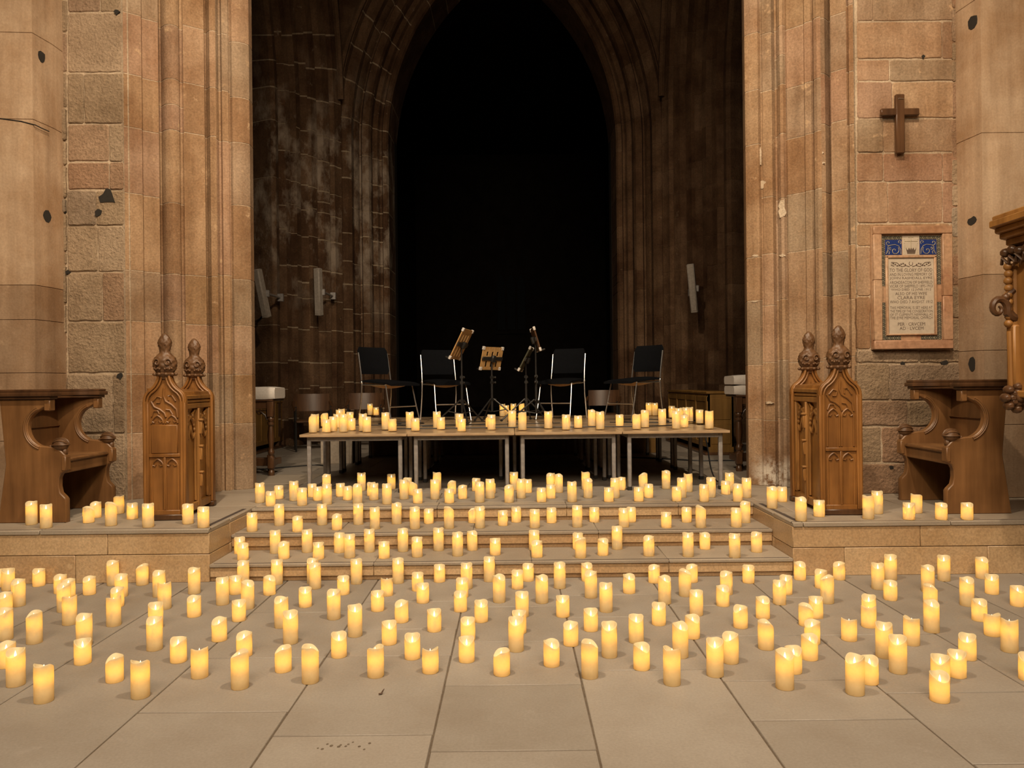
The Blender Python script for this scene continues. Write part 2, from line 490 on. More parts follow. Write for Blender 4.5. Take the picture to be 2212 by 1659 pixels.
# ---------------------------------------------------------------- walls either side of the arch
def blocks(mb, rows, px0, px1, y, depth=0.3, jit=0.02, b=0.012, tint=None, g=0.004, rough=.004, mi=0):
    for (p0, p1, splits) in rows:
        cs = [px0] + splits + [px1]
        for i, (a, c) in enumerate(zip(cs, cs[1:])):
            q0, q1 = at(a, p1, y), at(c, p0, y)
            x0, x1, z0, z1 = q0.x + g, q1.x - g, max(q0.z + g, PLAT), q1.z - g
            f = y - rnd(0, jit)
            w, h = x1 - x0, z1 - z0
            if w < .02 or h < .02:
                continue
            r = min(.014 if rough > .003 else .005, w * .3, h * .3)
            pts = []
            for (ax, az, bx, bz) in ((x0, z0, x1, z0), (x1, z0, x1, z1), (x1, z1, x0, z1), (x0, z1, x0, z0)):
                l = math.hypot(bx - ax, bz - az); n = max(2, int(l / .07))
                for k in range(n + 1):
                    u = (r + (l - 2 * r) * k / n) / l
                    e = rnd(-rough, rough) if 0 < k < n else 0
                    nx, nz = -(bz - az) / l, (bx - ax) / l
                    pts.append((ax + (bx - ax) * u + nx * (e + abs(rough) * .5), az + (bz - az) * u + nz * (e + abs(rough) * .5)))
            mb.prism(pts, lambda u, v, d: (u, d, v), f, y + depth, b, mi, random.random() if tint is None else tint)

wl = MB()
blocks(wl, [(-420, -260, [200]), (-260, -110, []), (-110, 27, [215]), (27, 158, []), (158, 268, [181]), (268, 350, [235]), (350, 411, [236]), (411, 488, [207]), (488, 588, [211]), (588, 695, [221]), (695, 807, []), (807, 937, [244]), (937, 1092, [])], 146, 270, 6.6, .3, .012, .008, None, .003, .005)
yy = -420
while yy < 1090:
    h = rnd(28, 95)
    blocks(wl, [(yy, min(yy + h, 1092), [])], 104, 145, 6.6, 0.3, 0.035, 0.010, None, .003, .005)
    yy += h
q0, q1 = at(80, 1100, 6.60), at(270, -450, 6.60)
wl.box(q0.x, q1.x, 6.606, 6.95, 0.3, 11, .001, 1)
wl.box(-7.5, -3.25, 6.63, 8.4, 5.4, 11, .001, 1)
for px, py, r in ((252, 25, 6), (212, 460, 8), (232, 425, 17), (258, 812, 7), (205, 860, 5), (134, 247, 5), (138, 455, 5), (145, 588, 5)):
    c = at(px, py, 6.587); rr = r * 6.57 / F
    wl.prism([(c.x + rr * rnd(.6, 1.2) * math.cos(k * PI / 5), c.z + rr * rnd(.6, 1.3) * math.sin(k * PI / 5)) for k in range(10)], lambda u, v, d: (u, d, v), 6.587, 6.64, 0, 2, .2)  # flat dark patches painted as the shade in wall holes
obj('wall_left', wl, [M_RUBBLE, M_MORTAR, M_HOLLOW_SHADE], kind='structure')

wr = MB()
blocks(wr, [(-420, -250, [1960]), (-250, -120, [2000]), (-120, 46, [1885]), (46, 128, [2035]), (128, 176, [1922]), (176, 256, [1928]), (256, 330, [1908]), (330, 393, [1908, 2036]), (393, 482, [1918, 2036]), (482, 532, [2052]), (532, 640, [1880]), (640, 755, [1880])], 1851, 2082, 6.5, 0.3, 0.006, 0.005, None, .0022, .004)
blocks(wr, [(755, 785, [1985]), (785, 865, [1922]), (865, 921, [1960]), (921, 1000, [1905, 2010]), (1000, 1082, [1955])], 1851, 2082, 6.5, 0.3, 0.012, 0.007, None, .0022, .006, 3)
yy = -400
while yy < 760:
    h = rnd(35, 90); blocks(wr, [(yy, min(yy + h, 760), [])], 2056, 2084, 6.494, 0.3, 0.010, 0.006, None, .0022, .006, 3); yy += h
q0, q1 = at(1857, 1100, 6.5), at(2110, -450, 6.5)
wr.box(q0.x, q1.x, 6.5035, 6.9, 0.3, 11, .001, 1)
wr.box(3.1, 7.5, 6.53, 8.4, 5.4, 11, .001, 1)
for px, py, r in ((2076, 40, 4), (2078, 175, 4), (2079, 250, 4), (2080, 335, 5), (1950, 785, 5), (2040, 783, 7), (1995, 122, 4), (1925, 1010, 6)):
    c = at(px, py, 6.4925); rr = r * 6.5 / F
    wr.prism([(c.x + rr * rnd(.5, 1.3) * math.cos(k * PI / 4), c.z + rr * rnd(.5, 1.3) * math.sin(k * PI / 4)) for k in range(8)], lambda u, v, d: (u, d, v), 6.4925, 6.55, 0, 2, .2)  # shade of small holes painted as dark flat patches
obj('wall_right', wr, [M_ASHLAR, M_MORTAR, M_HOLLOW_SHADE, M_RUBBLE], kind='structure')

def pillar(name, poly, zs, tints, holes, crack=None):
    p = MB()
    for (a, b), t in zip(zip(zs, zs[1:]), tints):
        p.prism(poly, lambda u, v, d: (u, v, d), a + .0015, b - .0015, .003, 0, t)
    for (px, py, y, rw, rh) in holes:                              # dark patches painting the shade inside old fixing holes
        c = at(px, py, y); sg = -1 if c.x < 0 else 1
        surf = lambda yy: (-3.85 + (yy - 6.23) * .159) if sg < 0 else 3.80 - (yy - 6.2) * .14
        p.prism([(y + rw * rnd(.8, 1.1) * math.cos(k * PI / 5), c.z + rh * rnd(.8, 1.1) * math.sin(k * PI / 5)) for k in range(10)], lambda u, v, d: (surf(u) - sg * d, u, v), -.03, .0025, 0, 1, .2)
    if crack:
        p.tube(crack, .0045, 5, 1, .2)  # thin dark tube painting the shade in the crack
    obj(name, p, [M_PLASTER, M_HOLLOW_SHADE], kind='structure', angle=25)
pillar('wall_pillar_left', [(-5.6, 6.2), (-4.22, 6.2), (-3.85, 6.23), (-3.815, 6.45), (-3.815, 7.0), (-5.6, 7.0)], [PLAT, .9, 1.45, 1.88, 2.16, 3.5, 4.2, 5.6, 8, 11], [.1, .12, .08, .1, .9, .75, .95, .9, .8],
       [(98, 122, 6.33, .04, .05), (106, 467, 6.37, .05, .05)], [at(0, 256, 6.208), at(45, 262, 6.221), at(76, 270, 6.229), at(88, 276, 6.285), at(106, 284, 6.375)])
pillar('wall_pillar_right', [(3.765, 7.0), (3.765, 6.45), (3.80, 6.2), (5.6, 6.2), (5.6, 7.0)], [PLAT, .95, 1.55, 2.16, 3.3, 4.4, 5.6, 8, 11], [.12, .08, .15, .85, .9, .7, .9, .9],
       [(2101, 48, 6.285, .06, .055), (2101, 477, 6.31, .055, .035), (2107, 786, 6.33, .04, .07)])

# ---------------------------------------------------------------- moulded arches, built course by course
def inset(prof, k):
    out = []
    n = len(prof)
    for i in range(n):
        a, b = prof[max(i - 1, 0)], prof[min(i + 1, n - 1)]
        dx, dy = b[0] - a[0], b[1] - a[1]
        l = math.hypot(dx, dy) or 1
        out.append((prof[i][0] - k * dy / l, prof[i][1] + k * dx / l))
    return out

def arch_ring(prof, s, c, a, e, zs, sgn, swap):
    pts = []
    for o, w in prof:
        if s <= zs:
            h, z = a + o, s
        else:
            R = a + e + o
            th = math.acos(e / R) * min(1.0, (s - zs) / ((a + e) * math.acos(e / (a + e))))
            h, z = -e + R * math.cos(th), zs + R * math.sin(th)
        pts.append((c + sgn * h, w, z) if not swap else (w, c + sgn * h, z))
    return pts

def arch_side(mb, prof, joints, c, a, e, zs, sgn, swap=False, g=0.0025, hollow=0.005, groups=None, wide=0.0):
    """Courses of one moulded side of an arch: straight jamb, then voussoirs up to the apex."""
    pin = inset(prof, hollow)
    top = zs + (a + e) * math.acos(e / (a + e))
    js = [j for j in joints if j < top] + [top]
    R = lambda p, s: arch_ring(p, s, c, a, e, zs, sgn, swap)
    for k0, k1 in groups or [(0, len(prof))]:
        gp, gi = prof[k0:k1 + 1], pin[k0:k1 + 1]
        jj = [js[0]] + [j + rnd(-.035, .035) for j in js[1:-1] if random.random() > .12] + [js[-1]]
        if groups and random.random() < .5:
            m = random.randrange(1, max(2, len(jj) // 2)); jj = sorted(jj + [(jj[m - 1] + jj[m]) / 2])
        for s0, s1 in zip(jj, jj[1:]):
            if s1 - s0 < 0.03:
                continue
            n = 1 if s1 <= zs else max(2, int((s1 - s0) / 0.12))
            if wide:
                g = rnd(.002, wide)
            ss = [s0 + g + (s1 - s0 - 2 * g) * i / n for i in range(n + 1)]
            rings = [R(gi, ss[0] - g * .3), R(gp, ss[0] + .003)] + [R(gp, s) for s in ss[1:-1]] + [R(gp, ss[-1] - .003), R(gi, ss[-1] + g * .3)]
            mb.grid(rings, False, 0, random.random())
    core = inset(prof, hollow * .6)
    n = 40
    mb.grid([R(core, js[0])] + [R(core, zs * .5)] + [R(core, zs + (top - zs) * i / n) for i in range(n + 1)], False, 1, .5)

def spandrel(mb, prof_o, w, c, a, e, zs, sgn, far, top, swap=False, mi=0, t=.4):
    pts = [arch_ring([(prof_o, w)], zs + (a + e) * math.acos(e / (a + e)) * i / 24, c, a, e, zs, sgn, swap)[0] for i in range(25)]
    mb.grid([[p, (p[0], p[1], top)] for p in pts], False, mi, t)
    p = pts[0]
    q = (far, p[1]) if not swap else (p[0], far)
    mb.grid([[(p[0], p[1], PLAT), (p[0], p[1], top)], [(q[0], q[1], PLAT), (q[0], q[1], top)]], False, mi, t)

# near arch, opening from the nave into the crossing
CN, AN, EN, ZN = -0.11, 2.31, 2.3, 5.75
LP = [(540, 0), (530, .02), (515, .02), (503, 0), (500, -.03), (497, -.03), (495, 0), (481, 0), (480, -.035), (474, -.035), (471, .01), (466, .03), (460, .034), (454, .012), (451, -.07), (445, -.075), (443, 0), (398, 0), (396, -.02), (391, -.02), (388, .01), (380, .032), (371, .036), (363, .01), (358, -.03), (355, -.10), (347, -.10), (344, 0), (309, 0), (306, .035), (267, .03), (262, 0)]
RP = [(1609, 0), (1612, .02), (1621, .03), (1641, .03), (1643, -.006), (1646, -.006), (1648, 0), (1668, 0), (1670, -.055), (1678, -.055), (1681, 0), (1688, .025), (1694, .02), (1697, -.012), (1701, 0), (1738, 0), (1741, .022), (1755, .022), (1757, 0), (1762, .035), (1770, .05), (1778, .045), (1784, .01), (1786, -.09), (1793, -.09), (1796, 0), (1830, 0), (1832, -.02), (1835, 0), (1856, 0)]
def near_prof(pts, left):
    out = []
    for px, off in pts:
        if left:
            ys = 6.6 + (px - 262) / 278 * .65
            x = (px + 5 - CX) / F * ys + .59 * off; yv = ys - .81 * off
            out.append((-2.42 - x, yv))
        else:
            ys = 7.19 - (px - 1609) / 247 * .69
            x = (px + 5.5 - CX) / F * ys - .64 * off; yv = ys - .77 * off
            out.append((x - 2.20, yv))
    return [(1.1, 8.12), (.30, 7.70), (.03, 7.36)] + out
PN_L, PN_R = near_prof(LP, True), near_prof(RP, False)
JN_L = [PLAT, .96, 1.46, 1.89, 2.33, 2.98, 3.58, 4.04, 4.56, 5.05, 5.5, 5.75]
JN_R = [PLAT, .97, 1.5, 2.04, 2.46, 2.98, 3.52, 3.98, 4.5, 5.0, 5.45, 5.75]
for k in range(20):
    JN_L.append(5.75 + .42 * (k + 1)); JN_R.append(5.75 + .42 * (k + 1))
an = MB()
GL = [(0, 7), (7, 14), (14, 20), (20, 29), (29, 33)]
GR = [(0, 7), (7, 11), (11, 16), (16, 24), (24, 29), (29, 33)]
arch_side(an, PN_L, JN_L, CN, AN, EN, ZN, -1, groups=GL)
arch_side(an, PN_R, JN_R, CN, AN, EN, ZN, 1, groups=GR)
spandrel(an, .9, 6.62, CN, AN, EN, ZN, -1, -3.4, 11, mi=1)
spandrel(an, .9, 6.52, CN, AN, EN, ZN, 1, 3.2, 11, mi=1)
for px, py, w, h in ((1643, 400, 10, 12), (1642, 340, 3, 22), (1632, 552, 6, 3), (1775, 352, 9, 3), (1776, 330, 3, 3), (1690, 552, 5, 4), (1690, 450, 7, 20), (1630, 651, 6, 2), (1662, 870, 8, 3)):
    off = next(a[1] + (b[1] - a[1]) * (px - a[0]) / (b[0] - a[0]) for a, b in zip(RP, RP[1:]) if a[0] <= px <= b[0])
    ys = 7.19 - (px - 1609) / 247 * .69 - .77 * off - .003
    c = at(px, py, ys); rw, rh = w * ys / F, h * ys / F
    an.prism([(c.x + rw * rnd(.5, 1.2) * math.cos(k * PI / 6), c.z + rh * rnd(.5, 1.2) * math.sin(k * PI / 6)) for k in range(12)], lambda u, v, d: (u, d - (u - c.x) * .8, v), ys, ys + .02, 0, 2, .5)
M_LIME = stone('lime_patch', [(0.52, 0.42, 0.31), (0.58, 0.48, 0.36)], (.8, .75, .7), (0.40, 0.30, 0.20), .4)
obj('wall_arch_near', an, [M_ASHLAR, M_MORTAR, M_LIME], kind='structure', angle=30)

# far arch, into the chancel, and the side arches of the crossing
CF, AF, EF, ZF = -0.135, 2.07, 2.31, 5.69
PF = [(0, 15), (0, 14.02), (.03, 13.98), (.10, 13.97), (.12, 14.02), (.16, 14.02), (.19, 13.95), (.27, 13.92), (.28, 13.80), (.31, 13.74), (.42, 13.70), (.45, 13.77), (.48, 13.77), (.50, 13.68), (.55, 13.62), (.56, 13.48), (.62, 13.42), (.72, 13.40), (.74, 13.30), (.80, 13.28)]
PS = [(1.3, 5.2), (.30, 4.2), (.03, 3.66), (0, 3.58), (.05, 3.52), (.15, 3.51), (.18, 3.57), (.24, 3.57), (.27, 3.43), (.36, 3.38), (.40, 3.42), (.42, 3.30), (.52, 3.26), (.60, 3.30), (.63, 3.17), (.66, 3.12), (.78, 3.06), (.84, 3.11), (.88, 2.98), (1.0, 2.90), (1.06, 2.94), (1.10, 2.84), (1.22, 2.80), (1.27, 2.76)]
GS = [(0, 5), (5, 8), (8, 11), (11, 14), (14, 17), (17, 20), (20, 23)]
def joints(z):
    js = [PLAT]
    while js[-1] < 14:
        js.append(js[-1] + rnd(.34, .58))
    return js
for s in (-1, 1):
    af = MB()
    wd = .016 if s < 0 else .004
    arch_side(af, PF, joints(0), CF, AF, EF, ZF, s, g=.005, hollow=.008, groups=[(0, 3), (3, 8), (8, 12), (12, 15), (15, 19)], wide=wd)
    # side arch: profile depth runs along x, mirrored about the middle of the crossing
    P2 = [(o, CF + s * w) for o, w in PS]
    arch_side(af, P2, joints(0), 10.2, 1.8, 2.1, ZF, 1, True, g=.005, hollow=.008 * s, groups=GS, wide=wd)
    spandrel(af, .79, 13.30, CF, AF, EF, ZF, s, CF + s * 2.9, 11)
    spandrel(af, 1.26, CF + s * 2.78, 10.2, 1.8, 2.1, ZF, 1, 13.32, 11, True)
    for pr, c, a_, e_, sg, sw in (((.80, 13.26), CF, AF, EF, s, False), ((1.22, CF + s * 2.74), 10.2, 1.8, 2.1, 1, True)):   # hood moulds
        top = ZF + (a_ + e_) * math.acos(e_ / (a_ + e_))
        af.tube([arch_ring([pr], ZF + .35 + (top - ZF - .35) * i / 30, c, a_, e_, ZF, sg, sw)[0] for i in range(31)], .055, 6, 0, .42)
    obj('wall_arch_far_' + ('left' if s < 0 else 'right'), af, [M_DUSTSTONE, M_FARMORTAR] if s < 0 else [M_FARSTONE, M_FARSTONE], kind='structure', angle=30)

# shell of the crossing, transepts and chancel
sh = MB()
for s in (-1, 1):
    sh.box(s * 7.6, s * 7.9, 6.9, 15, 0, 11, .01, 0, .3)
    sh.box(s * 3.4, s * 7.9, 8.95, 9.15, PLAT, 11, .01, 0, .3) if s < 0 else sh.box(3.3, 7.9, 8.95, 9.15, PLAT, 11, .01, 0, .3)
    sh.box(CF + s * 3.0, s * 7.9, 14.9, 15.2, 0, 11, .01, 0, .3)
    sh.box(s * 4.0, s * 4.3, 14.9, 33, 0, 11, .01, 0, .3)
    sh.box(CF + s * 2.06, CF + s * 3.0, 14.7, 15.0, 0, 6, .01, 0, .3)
obj('wall_sides', sh, M_UNLIT_STONE, kind='structure')
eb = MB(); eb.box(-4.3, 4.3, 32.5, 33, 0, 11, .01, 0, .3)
obj('wall_back', eb, M_UNLIT_STONE, kind='structure')
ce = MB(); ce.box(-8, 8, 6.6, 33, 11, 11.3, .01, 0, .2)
obj('ceiling', ce, M_UNLIT_STONE, kind='structure')
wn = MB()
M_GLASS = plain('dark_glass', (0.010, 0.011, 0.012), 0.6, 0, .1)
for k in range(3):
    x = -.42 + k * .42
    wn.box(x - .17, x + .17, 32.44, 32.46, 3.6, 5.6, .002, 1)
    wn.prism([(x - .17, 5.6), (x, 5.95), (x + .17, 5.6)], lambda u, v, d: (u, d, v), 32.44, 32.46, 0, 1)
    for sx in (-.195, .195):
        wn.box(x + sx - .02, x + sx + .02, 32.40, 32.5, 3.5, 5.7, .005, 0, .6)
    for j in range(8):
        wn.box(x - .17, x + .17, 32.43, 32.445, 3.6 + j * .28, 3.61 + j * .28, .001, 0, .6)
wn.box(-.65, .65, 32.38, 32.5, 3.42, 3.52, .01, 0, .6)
obj('window_1', wn, [M_UNLIT_STONE, M_GLASS], kind='structure')

# ---------------------------------------------------------------- carved reading desks
def arc(cx, cz, r, a0, a1, n=8):
    return [(cx + r * math.cos(math.radians(a0 + (a1 - a0) * i / n)), cz + r * math.sin(math.radians(a0 + (a1 - a0) * i / n))) for i in range(n + 1)]

OGEE = [(.150, .855), (.148, .885), (.139, .912), (.122, .934), (.099, .952), (.079, .973), (.063, .999), (.053, 1.026), (.046, 1.056)]
def end_outline(k=0.0):
    r = [(.15 - k, .04)] + [(max(x - k, .012), z - k * .6) for x, z in OGEE]
    return r + [(-x, z) for x, z in reversed(r)]

def pointed(cx, z0, w, n=6):
    """Little cusped lancet head: two arcs meeting at a point."""
    L = [(cx - w + w * 2 * (1 - math.cos(math.radians(60 * i / n))), z0 + w * 2 * math.sin(math.radians(60 * i / n)) * .8) for i in range(n + 1)]
    return L + [(2 * cx - x, z) for x, z in reversed(L[:-1])]

def dense(prof, step=.006):
    out = []
    for (r0, z0), (r1, z1) in zip(prof, prof[1:]):
        n = max(1, int(abs(z1 - z0) / step))
        out += [(r0 + (r1 - r0) * i / n, z0 + (z1 - z0) * i / n) for i in range(n)]
    return out + [prof[-1]]

def reading_desk(label, loc, rz, s):
    t = thing('reading_desk', label, 'desk', loc, rz)
    L = 0.70
    fn = lambda u, v, d: (u, d, v)
    for y0, front in ((0.0, True), (L - .06, False)):
        e = MB()
        e.prism(end_outline(), fn, y0 + .016, y0 + .06, .004)
        for sx in (-1, 1):
            e.box(sx * .108, sx * .150, y0, y0 + .03, .04, .858, .005)
            for k, r in ((.012, .011), (.032, .008)):
                e.tube([(sx * (x - k), y0 + .006, z - k * .5) for x, z in OGEE], r, 8)
                e.tube([(sx * (.15 - k), y0 + .002, .05), (sx * (.15 - k), y0 + .002, .86)], r * .8, 6)
        e.box(-.11, .11, y0 + .002, y0 + .03, .04, .075, .004)
        e.box(-.11, .11, y0 + .004, y0 + .03, .455, .482, .004)
        if front and s > 0:
            e.box(-.094, .094, y0 + .005, y0 + .03, .482, .690, .006)
        o = obj('end_panel', e, M_OAK, t)
        c = MB()
        yy = y0 + .012
        for cx in (-.05, .05):                                     # two blind lancets below
            head = pointed(cx, .385, .042)
            c.tube([(cx - .042, yy, .075)] + [(x, yy, z) for x, z in head] + [(cx + .042, yy, .075)], .007, 6)
            for q in (-1, 1):
                c.tube([(cx + q * .040, yy, .40), (cx + q * .018, yy, .392), (cx + q * .012, yy, .405)], .005, 6)
        c.box(-.008, .008, y0 + .002, y0 + .03, .075, .455, .003)
        zt = .70 if s > 0 else .70
        for cx in (-.05, .05):                                     # flowing tracery above
            c.tube([(x, yy, z) for x, z in pointed(cx, .70, .042)], .007, 6)
            if not (front and s > 0):
                c.tube([(cx - .042, yy, .49), (cx - .042, yy, .70)], .006, 6)
                c.tube([(cx + .042, yy, .49), (cx + .042, yy, .70)], .006, 6)
            for q in (-1, 1):
                c.tube([(cx + q * .040, yy, .715), (cx + q * .02, yy, .706), (cx + q * .012, yy, .72)], .005, 6)
        c.tube([(-.092, yy, .86), (-.07, yy, .82), (-.03, yy, .80), (0, yy, .775), (.012, yy, .745)], .008, 6)
        c.tube([(.092, yy, .74), (.085, yy, .80), (.05, yy, .835), (.01, yy, .86), (-.005, yy, .90), (0, yy, .955)], .008, 6)
        c.tube([(-.09, yy, .75), (-.075, yy, .79), (-.045, yy, .79), (-.035, yy, .765)], .006, 6)
        c.tube([(.01, yy, .80), (.04, yy, .795), (.06, yy, .76)], .006, 6)
        c.tube([(-.08, yy, .86), (-.05, yy, .895), (-.02, yy, .885), (-.03, yy, .85), (-.055, yy, .85)], .006, 6)
        c.tube([(.08, yy, .86), (.055, yy, .90), (.025, yy, .90), (.03, yy, .865)], .006, 6)
        obj('tracery', c, M_OAK, o)
        h = MB()                                                   # poppyhead: collar, leafy bulb and bud
        yc = y0 + .035
        h.lathe(dense([(.045, 1.02), (.047, 1.032), (.058, 1.039), (.074, 1.050), (.077, 1.060), (.060, 1.068), (.068, 1.078), (.079, 1.100), (.083, 1.126), (.080, 1.154), (.067, 1.180), (.047, 1.199), (.038, 1.21), (.036, 1.222), (.041, 1.245), (.047, 1.268), (.049, 1.286), (.043, 1.303), (.032, 1.325), (.019, 1.343), (.006, 1.352), (.0005, 1.353)]),
                40, (0, yc, 0), 1, .72, lambda a, z: 1 + (.07 * math.cos(6 * a) * math.cos(2 * PI * z / .042) + .03 * math.cos(12 * a + z * 90)) * (1 if z > 1.065 else 0))
        for k in range(10):
            a = 2 * PI * k / 10
            h.ball((.076 * math.cos(a), yc + .055 * math.sin(a), 1.055), (.014, .012, .012), 8)
            h.ball((.040 * math.cos(a), yc + .029 * math.sin(a), 1.272 + .01 * (k % 2)), (.009, .008, .014), 8)
        for sx in (-1, 1):
            for yq in (-1, 1):
                sp = [(sx * (.038 + .026 * (1 - i / 14) * math.cos(i * .62)), yc + yq * (.062 - .010 * abs(i - 7) / 7), 1.138 + .032 * (1 - i / 14) * math.sin(i * .62)) for i in range(14)]
                h.tube(sp, .007, 6)
                for k in range(4):
                    h.ball((sx * (.018 + .014 * k), yc + yq * (.057 - .006 * k), 1.092 + .005 * (k % 2)), .009, 8)
        obj('poppyhead', h, M_CARVED, t)
        p = MB(); p.box(-.156, .156, y0 - .004, y0 + .066, 0, .045, .008)
        obj('plinth', p, M_DARKOAK, t)
    f = MB()
    xs = lambda v: s * v
    f.box(xs(.085), xs(.105), .05, L - .05, .04, .90, .003)
    for z0, z1, xo in ((.87, .90, .137), (.842, .866, .129), (.80, .838, .135), (.03, .09, .13)):
        f.box(xs(.10), xs(xo), .055, L - .055, z0, z1, .005)
    for y0 in (.06, L - .105):
        f.box(xs(.10), xs(.134), y0, y0 + .045, .09, .80, .006)
    f.box(xs(.10), xs(.142), L / 2 - .018, L / 2 + .018, .05, .80, .006)
    fp = obj('front_panel', f, M_GOLDOAK, t)
    c = MB()
    for z in (.50, .70, .30):                                      # stepped buttress up the middle
        c.box(xs(.12), xs(.160), L / 2 - .013, L / 2 + .013, z - .10, z, .006)
        c.box(xs(.12), xs(.168), L / 2 - .019, L / 2 + .019, z, z + .018, .005)
    for yc in (L / 4 + .035, 3 * L / 4 - .035):
        w = .105
        head = pointed(yc, .60, w * .95)
        c.tube([(xs(.115), yc - w, .10)] + [(xs(.115), y, z) for y, z in head] + [(xs(.115), yc + w, .10)], .011, 6)
        for q in (-1, 1):
            c.tube([(xs(.115), yc + q * .095, .61), (xs(.115), yc + q * .05, .575), (xs(.115), yc + q * .03, .61), (xs(.115), yc, .67)], .010, 6)
            c.tube([(xs(.115), yc + q * .10, .79), (xs(.115), yc + q * .045, .755), (xs(.115), yc + q * .06, .71), (xs(.115), yc + q * .09, .70)], .010, 6)
            for k in range(4):
                c.ball((xs(.118), yc + q * (.085 - .012 * k), .64 + .035 * k), (.011, .014, .016), 7)
    obj('tracery', c, M_GOLDOAK, fp)
    g = MB()
    g.prism([(xs(-.14), .90), (xs(.13), .90), (xs(.12), .925), (xs(-.14), .955)], lambda u, v, d: (u, d, v), .06, L - .06, .004)
    obj('sloping_top', g, M_OAK, t)
    return t
reading_desk('carved oak reading desk with poppyheads beside the stall at the left wall', (-2.51, 5.55, PLAT), math.radians(4.5), 1)
reading_desk('carved oak reading desk with poppyheads below the memorial tablet', (2.335, 5.475, PLAT), math.radians(-3.0), -1)

# ---------------------------------------------------------------- choir stalls
def stall(label, x0, y0, s, wide):
    """u runs back from the seat front, w along the seat; s = +1 backs onto +x."""
    t = thing('choir_stall', label, 'bench', (x0, y0, PLAT))
    L = 0.70
    fn = lambda u, v, d: (s * u, d, v)
    prof = [(0, 0), (0, .165), (.012, .182), (.042, .212), (.052, .26), (.050, .32), (.035, .352), (.0, .372), (0, .478), (.035, .515), (.07, .535), (.13, .545)]
    prof += arc(.115 + .02, .680, .138, -72, 72, 14)
    prof += [(.155, .825), (.120, .83), (.115, .885), (wide, .885), (wide - .04, .42), (wide + .02, 0)]
    for y, nm in ((0, 1), (L - .055, 0)):
        e = MB(); e.prism(prof, fn, y, y + .055, .006)
        for rr in (.148, .160):
            e.tube([(s * u, y - .002, v) for u, v in arc(.135, .680, rr, -70, 66, 14)], .006, 6)
        e.box(s * .105, s * .150, y - .006, y + .061, .80, .885, .006)
        e.box(-s * .004, s * .03, y - .006, y + .061, .37, .475, .006)
        o = obj('end_panel', e, M_OAK2, t)
        k = MB()
        k.ball((s * .048, y + .028, .556), (.054, .044, .048), 14)
        for i in range(6):
            a = i * PI / 5
            k.tube([(s * (.048 + .055 * math.cos(b)), y + .028 + .045 * math.sin(b) * math.cos(a), .556 + .049 * math.sin(b) * math.sin(a)) for b in [j * PI / 8 for j in range(9)]], .006, 6)
        for i in range(6):
            k.ball((s * (.085 + .011 * i), y + .028 + rnd(-.012, .012), .556 - .004 * i), (.013, .016, .012), 8)
        k.ball((s * .02, y + .028, .505), (.022, .022, .03), 8)
        obj('carved_knob', k, M_CARVED, t)
    b = MB()
    b.prism([(wide - .055, .40), (wide - .03, .40), (wide - .005, .885), (wide - .03, .885)], fn, .05, L - .05, .003)
    b.box(s * (wide - .056), s * (wide - .03), .05, L - .05, .664, .668, .001)
    b.prism([(wide - .05, .02), (wide - .025, .02), (wide - .03, .40), (wide - .055, .40)], fn, .05, L - .05, .003)
    obj('back_board', b, M_OAK2, t)
    q = MB()
    q.box(s * .03, s * (wide - .05), .05, L - .05, .425, .455, .01)
    q.box(s * .045, s * .07, .05, L - .05, .345, .43, .006)
    obj('seat', q, M_OAK2, t)
    r = MB()                                                       # capping rail, horseshoe in plan
    for z0, z1, g in ((.885, .905, .0), (.905, .935, .016), (.935, .955, .006)):
        inner = [(.095 - g, -.02 - g), (.095 - g, .075 + g), (.16, .08 + g)] + [(.16 + .155 * math.sin(a) , L / 2 - (L / 2 - .09 - g) * math.cos(a)) for a in [PI * i / 14 for i in range(1, 14)]] + [(.16, L - .08 - g), (.095 - g, L - .075 - g), (.095 - g, L + .02 + g)]
        outer = [(wide + .03 + g, L + .02 + g), (wide + .03 + g, -.02 - g)]
        r.prism(inner + outer, lambda u, v, d: (s * u, v, d), z0, z1, .004)
    obj('capping_rail', r, M_DARKOAK, t)
    return t
stall('oak choir stall with curved arms and carved knobs below the cracked pillar', -3.197, 5.51, -1, .47)
stall('oak choir stall with curved arms and carved knobs under the memorial tablet', 3.085, 5.48, 1, .44)

# ---------------------------------------------------------------- low tables that make the stage
STAGE = 0.90
TW, TD = .952, .87
def stage_table():
    t = thing('stage_table', '', 'table')
    b = MB(); b.box(.002, TW - .002, .002, TD - .002, .505, .53, .004)
    obj('tabletop', b, M_TOP, t)
    f = MB()
    for y in (.065, TD - .095):
        f.box(.07, TW - .07, y, y + .03, .465, .505, .003)
    for x in (.055, TW - .085):
        f.box(x, x + .03, .08, TD - .08, .465, .505, .003)
    obj('frame', f, M_GREY, t)
    for x in (.07, TW - .07):
        for y in (.08, TD - .08):
            g = MB(); g.box(x - .018, x + .018, y - .018, y + .018, .02, .505, .006)
            l = obj('leg', g, M_GREY, t)
            k = MB(); k.box(x - .02, x + .02, y - .02, y + .02, 0, .035, .004)
            obj('rubber_foot', k, M_BLACK, l)
    return t
T0 = stage_table()
ORD = ['first', 'second', 'third', 'fourth', 'fifth', 'sixth', 'seventh', 'eighth', 'ninth', 'tenth', 'eleventh', 'twelfth', 'thirteenth', 'fourteenth', 'fifteenth', 'sixteenth', 'seventeenth', 'eighteenth', 'nineteenth', 'twentieth']
ROWN = ['front row of the stage', 'second row of the stage', 'third row of the stage', 'rear row of the stage']
